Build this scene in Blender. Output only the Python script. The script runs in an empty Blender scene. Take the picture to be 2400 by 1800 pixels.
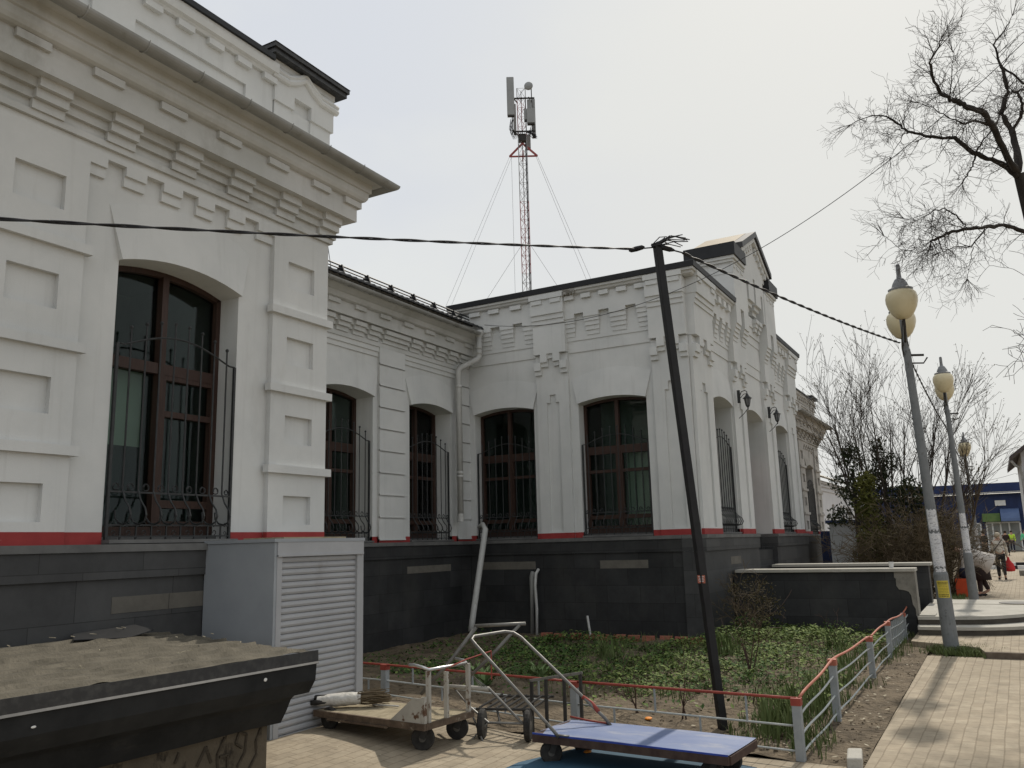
import bpy, bmesh, math, random
from mathutils import Vector, Matrix, noise
PI = math.pi
R = math.radians
rnd = random.Random(7)
sc = bpy.context.scene
COL = sc.collection

# ---------------------------------------------------------------- camera
def make_camera():
    yaw, pit, rol = R(29.24), R(10.754), R(-1.518)
    f = Vector((math.cos(yaw)*math.cos(pit), math.sin(yaw)*math.cos(pit), math.sin(pit)))
    r = Vector((math.sin(yaw), -math.cos(yaw), 0)); u = r.cross(f)
    r2 = r*math.cos(rol)+u*math.sin(rol); u2 = u*math.cos(rol)-r*math.sin(rol)
    cd = bpy.data.cameras.new('camera'); c = bpy.data.objects.new('camera', cd); COL.objects.link(c)
    m = Matrix((r2, u2, -f)).transposed().to_4x4(); m.translation = (0, 0, 1.65)
    c.matrix_world = m
    cd.sensor_width = 36; cd.lens = 1979.457/2400*36; cd.clip_end = 3000; cd.clip_start = .05
    sc.camera = c
make_camera()
# ---------------------------------------------------------------- sky and sun
SUN_EL, SUN_AZ = 45.0, 1.0          # azimuth measured from +X towards +Y
def make_world():
    w = bpy.data.worlds.new("World"); sc.world = w; w.use_nodes = True
    n, l = w.node_tree.nodes, w.node_tree.links
    bg = n['Background']; out = n['World Output']
    sky = n.new('ShaderNodeTexSky'); sky.sky_type = 'NISHITA'; sky.sun_disc = False
    sky.sun_elevation = R(SUN_EL); sky.sun_rotation = R(90-SUN_AZ)
    sky.dust_density = 4.0; sky.air_density = 1.2
    tc = n.new('ShaderNodeTexCoord')
    nz = n.new('ShaderNodeTexNoise'); nz.inputs['Scale'].default_value = 2.6; nz.inputs['Detail'].default_value = 4; nz.inputs['Roughness'].default_value=.48
    mp = n.new('ShaderNodeMapping'); mp.inputs['Scale'].default_value = (1, 1, 2.0); mp.inputs['Location'].default_value = (3.1, 1.7, .4)
    l.new(tc.outputs['Generated'], mp.inputs['Vector']); l.new(mp.outputs['Vector'], nz.inputs['Vector'])
    cr = n.new('ShaderNodeValToRGB')          # thin cloud veil: grey-blue to warm white, in units before the strength
    e = cr.color_ramp.elements
    e[0].position = .40; e[0].color = (6.95, 7.25, 7.75, 1)
    e[1].position = .60; e[1].color = (7.65, 7.85, 7.85, 1)
    l.new(nz.outputs['Fac'], cr.inputs['Fac'])
    # brighter, warmer veil towards the sun side and the horizon
    sep = n.new('ShaderNodeSeparateXYZ'); l.new(tc.outputs['Generated'], sep.inputs[0])
    dot = n.new('ShaderNodeVectorMath'); dot.operation = 'DOT_PRODUCT'
    d = Vector((math.cos(R(-6))*math.cos(R(20)), math.sin(R(-6))*math.cos(R(20)), math.sin(R(20))))
    dot.inputs[1].default_value = d; l.new(tc.outputs['Generated'], dot.inputs[0])
    mr = n.new('ShaderNodeMapRange'); mr.inputs['From Min'].default_value = .72; mr.inputs['From Max'].default_value = 1.0
    mr.interpolation_type = 'SMOOTHSTEP'
    l.new(dot.outputs['Value'], mr.inputs['Value'])
    warm = n.new('ShaderNodeMix'); warm.data_type = 'RGBA'; warm.blend_type = 'MIX'
    warm.inputs[7].default_value = (7.65, 7.7, 7.42, 1)
    l.new(mr.outputs[0], warm.inputs[0]); l.new(cr.outputs['Color'], warm.inputs[6])
    mix = n.new('ShaderNodeMix'); mix.data_type = 'RGBA'; mix.inputs[0].default_value = .97
    l.new(sky.outputs['Color'], mix.inputs[6]); l.new(warm.outputs[2], mix.inputs[7])
    # the hazy veil is brightest on the sun's side and much duller on the side away from it
    sd_ = n.new('ShaderNodeMapRange'); sd_.interpolation_type = 'SMOOTHSTEP'
    sd_.inputs['From Min'].default_value = -.75; sd_.inputs['From Max'].default_value = .38; sd_.inputs['To Min'].default_value = .97; sd_.inputs['To Max'].default_value = 1.0
    l.new(sep.outputs[0], sd_.inputs['Value'])
    dim = n.new('ShaderNodeVectorMath'); dim.operation = 'SCALE'; l.new(mix.outputs[2], dim.inputs[0]); l.new(sd_.outputs[0], dim.inputs['Scale'])
    l.new(dim.outputs[0], bg.inputs['Color']); bg.inputs['Strength'].default_value = .1
    l.new(bg.outputs['Background'], out.inputs['Surface'])
make_world()
sd = bpy.data.lights.new('sun', 'SUN'); sd.energy = 3.2; sd.angle = R(1.2); sd.color = (1, .93, .82)
so = bpy.data.objects.new('sun', sd); COL.objects.link(so)
sv = Vector((math.cos(R(SUN_AZ))*math.cos(R(SUN_EL)), math.sin(R(SUN_AZ))*math.cos(R(SUN_EL)), math.sin(R(SUN_EL))))
so.rotation_euler = sv.to_track_quat('Z', 'Y').to_euler(); so.location = (30, 0, 40)
sc.view_settings.view_transform = 'Standard'; sc.view_settings.look = 'None'; sc.view_settings.gamma = 1
sc.view_settings.exposure = 0.0; sc.view_settings.use_curve_mapping = False
sc.render.resolution_x = 1024; sc.render.resolution_y = 768

# ---------------------------------------------------------------- materials
def mat(name, c1, c2=None, scale=2.0, detail=6, rough=.8, bump=0.0, bdist=.02, bscale=60, metal=0, spec=.3, lo=.35, hi=.65, stretch=(1, 1, 1)):
    m = bpy.data.materials.new(name); m.use_nodes = True
    n, l = m.node_tree.nodes, m.node_tree.links
    b = n['Principled BSDF']; b.inputs['Roughness'].default_value = rough; b.inputs['Metallic'].default_value = metal
    b.inputs['Specular IOR Level'].default_value = spec
    tc = n.new('ShaderNodeTexCoord')
    if c2 is None: c2 = tuple(min(1, x*1.18) for x in c1)
    mp = n.new('ShaderNodeMapping'); mp.inputs['Scale'].default_value = stretch
    l.new(tc.outputs['Object'], mp.inputs['Vector'])
    nz = n.new('ShaderNodeTexNoise'); nz.inputs['Scale'].default_value = scale; nz.inputs['Detail'].default_value = detail
    nz.inputs['Roughness'].default_value = .62
    l.new(mp.outputs['Vector'], nz.inputs['Vector'])
    cr = n.new('ShaderNodeValToRGB'); cr.color_ramp.elements[0].position = lo; cr.color_ramp.elements[1].position = hi
    cr.color_ramp.elements[0].color = (*c1, 1); cr.color_ramp.elements[1].color = (*c2, 1)
    l.new(nz.outputs['Fac'], cr.inputs['Fac']); l.new(cr.outputs['Color'], b.inputs['Base Color'])
    if bump:
        n2 = n.new('ShaderNodeTexNoise'); n2.inputs['Scale'].default_value = bscale; n2.inputs['Detail'].default_value = 5
        l.new(tc.outputs['Object'], n2.inputs['Vector'])
        bp = n.new('ShaderNodeBump'); bp.inputs['Strength'].default_value = bump; bp.inputs['Distance'].default_value = bdist
        l.new(n2.outputs['Fac'], bp.inputs['Height']); l.new(bp.outputs['Normal'], b.inputs['Normal'])
    m['ramp'] = cr.name
    return m
def overlay(m, col, scale, lo, hi, stretch=(1, 1, 1), amount=1.0):
    """stains or worn patches with a shape of their own over a material's colour"""
    n, l = m.node_tree.nodes, m.node_tree.links
    b = n['Principled BSDF']; src = b.inputs['Base Color'].links[0].from_socket
    tc = n.new('ShaderNodeTexCoord'); mp = n.new('ShaderNodeMapping'); mp.inputs['Scale'].default_value = stretch
    mp.inputs['Location'].default_value = (1.3, 4.1, 2.2)
    l.new(tc.outputs['Object'], mp.inputs['Vector'])
    nz = n.new('ShaderNodeTexNoise'); nz.inputs['Scale'].default_value = scale; nz.inputs['Detail'].default_value = 8; nz.inputs['Roughness'].default_value = .65
    l.new(mp.outputs['Vector'], nz.inputs['Vector'])
    mr = n.new('ShaderNodeMapRange'); mr.inputs['From Min'].default_value = lo; mr.inputs['From Max'].default_value = hi
    mr.inputs['To Max'].default_value = amount
    l.new(nz.outputs['Fac'], mr.inputs['Value'])
    mx = n.new('ShaderNodeMix'); mx.data_type = 'RGBA'; mx.inputs[7].default_value = (*col, 1)
    l.new(mr.outputs[0], mx.inputs[0]); l.new(src, mx.inputs[6]); l.new(mx.outputs[2], b.inputs['Base Color'])
    return m
def brickmat(name, c1, c2, mortar, w, h, ms, rough=.7, vertical=False, spec=.3, bump=.3, offset=.5, var=.5, rot=0.0, nscale=3.0):
    m = bpy.data.materials.new(name); m.use_nodes = True
    n, l = m.node_tree.nodes, m.node_tree.links
    b = n['Principled BSDF']; b.inputs['Roughness'].default_value = rough; b.inputs['Specular IOR Level'].default_value = spec
    tc = n.new('ShaderNodeTexCoord'); vec = tc.outputs['Object']
    if vertical:
        sp = n.new('ShaderNodeSeparateXYZ'); l.new(vec, sp.inputs[0])
        ad = n.new('ShaderNodeMath'); ad.operation = 'ADD'; l.new(sp.outputs[0], ad.inputs[0]); l.new(sp.outputs[1], ad.inputs[1])
        cb = n.new('ShaderNodeCombineXYZ'); l.new(ad.outputs[0], cb.inputs[0]); l.new(sp.outputs[2], cb.inputs[1]); vec = cb.outputs[0]
    mp = n.new('ShaderNodeMapping'); mp.inputs['Rotation'].default_value = (0, 0, rot); l.new(vec, mp.inputs['Vector'])
    # slight waviness so the joints are not ruler straight
    wn = n.new('ShaderNodeTexNoise'); wn.inputs['Scale'].default_value = 2.2; wn.inputs['Detail'].default_value = 3; l.new(mp.outputs[0], wn.inputs['Vector'])
    wm = n.new('ShaderNodeMixRGB'); wm.blend_type = 'LINEAR_LIGHT'; wm.inputs[0].default_value = .012 if not vertical else .0
    l.new(mp.outputs[0], wm.inputs[1]); l.new(wn.outputs['Color'], wm.inputs[2])
    bt = n.new('ShaderNodeTexBrick'); bt.offset = offset
    bt.inputs['Scale'].default_value = 1; bt.inputs['Brick Width'].default_value = w; bt.inputs['Row Height'].default_value = h
    bt.inputs['Mortar Size'].default_value = ms; bt.inputs['Mortar Smooth'].default_value = .3; bt.inputs['Bias'].default_value = 0
    bt.inputs['Color1'].default_value = (*c1, 1); bt.inputs['Color2'].default_value = (*c2, 1); bt.inputs['Mortar'].default_value = (*mortar, 1)
    l.new(wm.outputs[0], bt.inputs['Vector'])
    nz = n.new('ShaderNodeTexNoise'); nz.inputs['Scale'].default_value = nscale; nz.inputs['Detail'].default_value = 8; nz.inputs['Roughness'].default_value = .7
    l.new(tc.outputs['Object'], nz.inputs['Vector'])
    mr = n.new('ShaderNodeMapRange'); mr.inputs['From Min'].default_value = .3; mr.inputs['From Max'].default_value = .7
    mr.inputs['To Min'].default_value = 1-var; mr.inputs['To Max'].default_value = 1+var*.6; l.new(nz.outputs['Fac'], mr.inputs['Value'])
    mx = n.new('ShaderNodeMix'); mx.data_type = 'RGBA'; mx.blend_type = 'MULTIPLY'; mx.inputs[0].default_value = 1
    l.new(bt.outputs['Color'], mx.inputs[6]); l.new(mr.outputs[0], mx.inputs[7]); l.new(mx.outputs[2], b.inputs['Base Color'])
    if bump:
        bp = n.new('ShaderNodeBump'); bp.inputs['Strength'].default_value = bump; bp.inputs['Distance'].default_value = .01; bp.invert = True
        l.new(bt.outputs['Fac'], bp.inputs['Height']); l.new(bp.outputs['Normal'], b.inputs['Normal'])
    return m
def glassmat(name, tint=(.62, .70, .67), rough=.02):
    m = bpy.data.materials.new(name); m.use_nodes = True
    n, l = m.node_tree.nodes, m.node_tree.links
    for x in list(n):
        if x.type == 'BSDF_PRINCIPLED': n.remove(x)
    tr = n.new('ShaderNodeBsdfTransparent'); tr.inputs[0].default_value = (*tint, 1)
    gl = n.new('ShaderNodeBsdfGlossy'); gl.inputs['Roughness'].default_value = rough; gl.inputs[0].default_value = (.9, .92, .92, 1)
    fr = n.new('ShaderNodeFresnel'); fr.inputs['IOR'].default_value = 1.28
    tc = n.new('ShaderNodeTexCoord'); nz = n.new('ShaderNodeTexNoise'); nz.inputs['Scale'].default_value = 1.6; l.new(tc.outputs['Object'], nz.inputs['Vector'])
    bp = n.new('ShaderNodeBump'); bp.inputs['Strength'].default_value = .06; bp.inputs['Distance'].default_value = .05
    l.new(nz.outputs['Fac'], bp.inputs['Height']); l.new(bp.outputs[0], gl.inputs['Normal'])
    mx = n.new('ShaderNodeMixShader'); l.new(fr.outputs[0], mx.inputs[0]); l.new(tr.outputs[0], mx.inputs[1]); l.new(gl.outputs[0], mx.inputs[2])
    l.new(mx.outputs[0], n['Material Output'].inputs['Surface'])
    return m

M = {}
M['stucco'] = overlay(mat('white_stucco', (.55, .56, .55), (.63, .635, .62), scale=1.1, rough=.9, bump=.12, bscale=160), (.36, .35, .325), .9, .62, .85, (1.2, 1.2, .5), .6)
M['stucco_cornice'] = overlay(mat('weathered_cornice_stucco', (.47, .475, .455), (.58, .58, .565), scale=1.4, rough=.9, bump=.15, bscale=150), (.27, .26, .23), 1.6, .56, .8, (1, 1, .6), .75)
M['stucco_raw'] = overlay(mat('unpainted_grey_brick', (.36, .345, .315), (.46, .44, .41), scale=2, rough=.95, bump=.3, bscale=90), (.2, .19, .17), 2.2, .55, .75)
M['stain'] = mat('weathered_plaster', (.16, .15, .13), (.42, .41, .38), scale=14, rough=.95, bump=.4, bscale=60, lo=.4, hi=.6)
for k_ in ('stucco', 'stucco_cornice'):                             # faint rain streaks
    overlay(M[k_], (.33, .325, .30), 1.0, .55, .8, (9, 9, .45), .30)
M['red_band'] = overlay(mat('red_paint_band', (.27, .032, .032), (.32, .042, .04), scale=5, rough=.7), (.5, .3, .27), 9, .68, .74)
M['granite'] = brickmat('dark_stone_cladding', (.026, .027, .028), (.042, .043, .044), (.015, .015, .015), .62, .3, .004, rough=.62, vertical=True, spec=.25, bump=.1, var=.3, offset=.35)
M['granite_front'] = brickmat('grey_stone_cladding', (.046, .047, .048), (.068, .069, .069), (.03, .03, .03), .9, .38, .004, rough=.6, vertical=True, spec=.3, bump=.1, var=.25, offset=.4)
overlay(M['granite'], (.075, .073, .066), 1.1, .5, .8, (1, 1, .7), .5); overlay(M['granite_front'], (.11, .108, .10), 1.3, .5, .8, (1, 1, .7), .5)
M['granite_cap'] = mat('stone_ledge', (.10, .10, .098), (.15, .15, .145), scale=4, rough=.7)
M['vent'] = mat('beige_plaster_vent', (.115, .107, .092), (.15, .14, .12), scale=7, rough=.9)
M['wood'] = mat('brown_window_wood', (.036, .020, .015), (.056, .030, .022), scale=9, rough=.5, stretch=(6, 6, .6))
M['door'] = overlay(mat('red_brown_door', (.15, .035, .028), (.20, .05, .04), scale=4, rough=.55), (.07, .025, .02), 5, .6, .75)
M['glass'] = glassmat('window_glass')
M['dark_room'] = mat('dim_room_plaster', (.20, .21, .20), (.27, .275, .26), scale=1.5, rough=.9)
M['blind'] = mat('pale_fabric_blind', (.66, .64, .56), (.74, .72, .65), scale=2, rough=.9)
M['iron'] = mat('dark_wrought_iron', (.02, .022, .023), (.035, .037, .038), scale=20, rough=.6, spec=.4)
M['gutter'] = overlay(mat('grey_gutter_metal', (.24, .24, .225), (.31, .31, .295), scale=3, rough=.55, spec=.4), (.15, .145, .12), 4, .55, .75)
M['pipe'] = overlay(mat('pale_downpipe_metal', (.42, .42, .40), (.5, .5, .48), scale=4, rough=.55, spec=.4), (.28, .265, .23), 6, .6, .8)
M['black_metal'] = mat('black_flashing_metal', (.010, .011, .013), (.017, .018, .020), scale=3, rough=.55, spec=.35)
M['eave'] = overlay(mat('dull_black_eaves', (.013, .014, .015), (.024, .025, .026), scale=4, rough=.8, spec=.2), (.07, .065, .055), 6, .6, .8, (.4, 1, 1), .6)
M['edge_metal'] = mat('worn_black_metal', (.016, .016, .017), (.045, .045, .043), scale=18, rough=.5, spec=.5, lo=.45, hi=.7)
M['tile'] = mat('dark_roof_tile_metal', (.02, .021, .022), (.035, .035, .036), scale=5, rough=.5, spec=.5)
M['tan_roof'] = mat('pale_sheet_roof', (.30, .24, .155), (.37, .30, .20), scale=2, rough=.6)
M['cream'] = overlay(mat('cream_lamp_glass', (.60, .52, .33), (.68, .60, .40), scale=2.2, rough=.35, spec=.5), (.40, .32, .16), 3.2, .58, .8)
M['lamp_post'] = overlay(mat('grey_lamp_post_paint', (.155, .165, .17), (.20, .21, .215), scale=6, rough=.6), (.09, .09, .085), 14, .58, .7)
M['lamp_cap'] = mat('grey_lamp_cap', (.17, .175, .18), (.24, .245, .25), scale=10, rough=.5)
M['paper'] = overlay(mat('torn_white_paper', (.56, .57, .60), (.68, .68, .68), scale=16, rough=.9), (.2, .2, .22), 24, .54, .62, (1, 1, 3))
M['yellow'] = mat('yellow_notice_paper', (.58, .46, .06), (.66, .53, .09), scale=8, rough=.8)
M['ink'] = mat('black_ink', (.02, .02, .02), (.03, .03, .03), rough=.8)
M['fence_grey'] = overlay(mat('grey_fence_paint', (.25, .27, .28), (.31, .33, .335), scale=8, rough=.6), (.13, .1, .075), 15, .66, .72)
M['fence_light'] = mat('light_grey_rail_paint', (.36, .39, .38), (.46, .48, .47), scale=12, rough=.55)
M['fence_red'] = overlay(mat('red_fence_paint', (.25, .045, .032), (.31, .065, .045), scale=10, rough=.6), (.14, .05, .035), 16, .6, .7)
M['fence_red_pale'] = mat('faded_red_fence_paint', (.34, .10, .065), (.40, .14, .09), scale=10, rough=.6)
M['shutter'] = overlay(mat('grey_shutter_paint', (.33, .335, .345), (.385, .39, .40), scale=2, rough=.5, spec=.4), (.24, .235, .22), 3.5, .6, .8, (1, 1, .4), .8)
M['kiosk'] = mat('grey_sheet_metal', (.27, .29, .31), (.32, .34, .36), scale=1.5, rough=.5, spec=.4)
M['awning'] = mat('blue_awning_sheet', (.07, .11, .22), (.10, .15, .28), scale=1, rough=.5)
M['blue_metal'] = mat('blue_sheet_metal', (.009, .02, .075), (.014, .03, .10), scale=1.0, rough=.5)
M['rust'] = overlay(mat('rusty_cart_steel', (.07, .05, .035), (.14, .10, .07), scale=12, rough=.85, bump=.2), (.25, .21, .16), 18, .58, .68)
M['cart_white'] = overlay(mat('chipped_white_paint', (.34, .32, .28), (.42, .40, .35), scale=7, rough=.7), (.11, .06, .035), 11, .56, .62)
M['dusty'] = overlay(mat('dusty_cart_board', (.24, .20, .13), (.34, .29, .20), scale=6, rough=.95, bump=.2, stretch=(1, 3, 1)), (.14, .115, .075), 7, .58, .75)
M['pole'] = mat('black_pole_paint', (.011, .011, .012), (.018, .018, .019), scale=8, rough=.6)
M['dark_steel'] = overlay(mat('dark_painted_steel', (.028, .027, .025), (.045, .042, .038), scale=9, rough=.6), (.1, .065, .04), 20, .64, .72)
M['tube_steel'] = overlay(mat('worn_grey_tube', (.12, .115, .105), (.19, .185, .17), scale=9, rough=.45, metal=.3, spec=.5), (.07, .05, .035), 16, .58, .7)
M['chrome'] = mat('bright_tube', (.5, .5, .5), (.6, .6, .6), scale=8, rough=.3, metal=.8)
M['rubber'] = mat('black_rubber', (.02, .019, .018), (.045, .042, .038), scale=14, rough=.85)
M['hub'] = mat('dirty_wheel_hub', (.09, .085, .075), (.14, .13, .115), scale=14, rough=.7)
M['blue_deck'] = overlay(mat('scuffed_blue_paint', (.11, .155, .295), (.18, .222, .35), scale=3.5, rough=.6, stretch=(1, .5, 1)), (.34, .345, .37), 5, .5, .72, (1.5, .6, 1), .6)
M['blue_edge'] = mat('fresh_blue_paint', (.02, .045, .25), (.03, .07, .33), scale=9, rough=.6)
M['deck_side'] = mat('brown_deck_edge', (.05, .03, .025), (.08, .052, .04), scale=14, rough=.85)
M['blue_sheet'] = mat('teal_blue_board', (.03, .085, .14), (.045, .11, .17), scale=3, rough=.75)
M['concrete'] = overlay(mat('light_concrete', (.36, .345, .30), (.43, .41, .365), scale=3, rough=.9, bump=.2, bscale=70), (.25, .23, .19), 4, .58, .78)
M['concrete_dark'] = overlay(mat('aged_concrete', (.19, .18, .155), (.26, .245, .215), scale=4, rough=.95, bump=.3, bscale=50), (.10, .095, .08), 3.5, .55, .75)
M['riser'] = mat('shaded_step_riser', (.05, .043, .036), (.085, .075, .06), scale=5, rough=.8)  # step risers turned from the sun, their shade put into the colour
M['paver'] = overlay(brickmat('beige_paving_blocks', (.315, .262, .19), (.36, .305, .225), (.25, .205, .145), .2, .1, .006, rough=.9, bump=.4, var=.3, rot=0.02, nscale=4.0), (.20, .165, .112), 1.3, .5, .72, (1, 1, 1), .5)
M['soil'] = overlay(mat('dry_garden_soil', (.10, .078, .052), (.185, .145, .098), scale=5, detail=10, rough=1, bump=1.0, bdist=.07, bscale=16), (.055, .042, .028), 2.3, .5, .68, (1, 1, 1), .8)
M['dust'] = overlay(mat('dusty_asphalt', (.22, .185, .13), (.30, .255, .18), scale=2.5, detail=10, rough=1, bump=.3, bscale=40), (.15, .125, .085), 1.5, .5, .7)
M['ground'] = mat('bare_ground', (.17, .14, .095), (.25, .21, .15), scale=.6, detail=10, rough=1)
M['brush'] = mat('faded_brush_paint', (.045, .037, .027), (.078, .064, .046), scale=22, rough=.95)
M['kerb'] = mat('kerb_stone', (.11, .085, .065), (.16, .13, .10), scale=9, rough=.9)
def leafmat(name, c1, c2, scale=1.2):
    m = mat(name, c1, c2, scale=scale, detail=5, rough=.75, spec=.12, lo=.3, hi=.7)
    return m
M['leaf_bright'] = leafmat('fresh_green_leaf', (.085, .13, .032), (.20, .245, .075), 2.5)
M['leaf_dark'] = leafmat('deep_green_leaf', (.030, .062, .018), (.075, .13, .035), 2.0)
M['leaf_iris'] = leafmat('iris_blade', (.07, .105, .032), (.15, .18, .075), 3)
M['leaf_pale'] = leafmat('pale_lily_leaf', (.10, .17, .06), (.26, .33, .16), 3)
M['thuja'] = leafmat('thuja_foliage', (.014, .022, .010), (.035, .045, .018), 1.2)
M['thuja_yellow'] = leafmat('yellow_green_foliage', (.05, .058, .014), (.12, .12, .03), 1.2)  # own foliage colour of the yellow-green conifer
M['bark'] = mat('dark_bark', (.022, .019, .017), (.045, .039, .034), scale=12, rough=.95, bump=.6, bscale=30, stretch=(1, 1, .3))
M['twig'] = mat('bare_twig', (.03, .024, .02), (.055, .045, .036), scale=6, rough=.9)
M['twig_mid'] = mat('brown_twig', (.055, .042, .03), (.10, .078, .055), scale=3, rough=.9)
M['bush_twig'] = mat('tangled_brown_twig', (.07, .052, .033), (.15, .115, .07), scale=2, rough=.9)
M['bush_leaf'] = leafmat('sprouting_bush_leaf', (.05, .042, .018), (.105, .085, .036), 2)
M['rose_stem'] = mat('rose_stem', (.045, .028, .022), (.085, .05, .036), scale=9, rough=.8)
M['antenna'] = mat('grey_antenna_plastic', (.27, .28, .28), (.31, .32, .32), scale=2, rough=.6)
M['mast_red'] = mat('mast_red_paint', (.25, .05, .05), (.33, .08, .075), scale=2, rough=.6)
M['mast_grey'] = mat('mast_grey_paint', (.24, .24, .245), (.32, .32, .32), scale=2, rough=.6)
M['wire'] = mat('thin_steel_wire', (.17, .17, .18), (.2, .2, .21), rough=.6)
M['cable'] = mat('black_cable', (.012, .012, .014), (.022, .022, .024), scale=30, rough=.6)
M['house'] = mat('pale_house_render', (.42, .42, .42), (.5, .5, .5), scale=1.5, rough=.9)
M['house_roof'] = mat('dark_house_roof', (.05, .04, .04), (.08, .065, .06), scale=6, rough=.7)
M['white_low'] = mat('white_wash', (.6, .6, .62), (.68, .68, .69), scale=2, rough=.9)
M['low_roof'] = mat('pale_corrugated_roof', (.30, .28, .23), (.4, .38, .32), scale=3, rough=.6)
M['sign_green'] = mat('green_sign', (.09, .16, .05), (.14, .21, .07), scale=1.5, rough=.6)
M['white_paint'] = mat('white_paint', (.62, .62, .6), (.7, .7, .68), scale=3, rough=.6)
for k_, c_ in dict(skin=(.42, .26, .19), hair_fair=(.42, .37, .29), hair_dark=(.03, .025, .02), cream_cloth=(.52, .49, .43), black_cloth=(.018, .017, .018), quilt=(.52, .48, .44),
                   dark_brown_cloth=(.03, .02, .018), white_cloth=(.55, .55, .55), grey_cloth=(.2, .2, .22), lime=(.42, .62, .06), navy=(.02, .022, .04), red_bag=(.45, .03, .03), orange=(.50, .07, .025), green_vest=(.10, .5, .25)).items():
    M[k_] = mat(k_, c_, tuple(x*1.15 for x in c_), scale=9, rough=.85)
M['orange_peel'] = mat('orange_peel', (.7, .22, .02), (.8, .3, .03), rough=.6)
M['litter'] = mat('pale_litter', (.27, .23, .16), (.42, .38, .29), scale=20, rough=.9)
M['brick_red'] = mat('red_garden_brick', (.22, .075, .05), (.3, .12, .08), scale=14, rough=.95)
M['plastic_bag'] = overlay(mat('crumpled_white_plastic', (.5, .48, .43), (.62, .6, .56), scale=12, rough=.45, bump=.6, bscale=26), (.06, .16, .32), 9, .64, .66)
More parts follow.
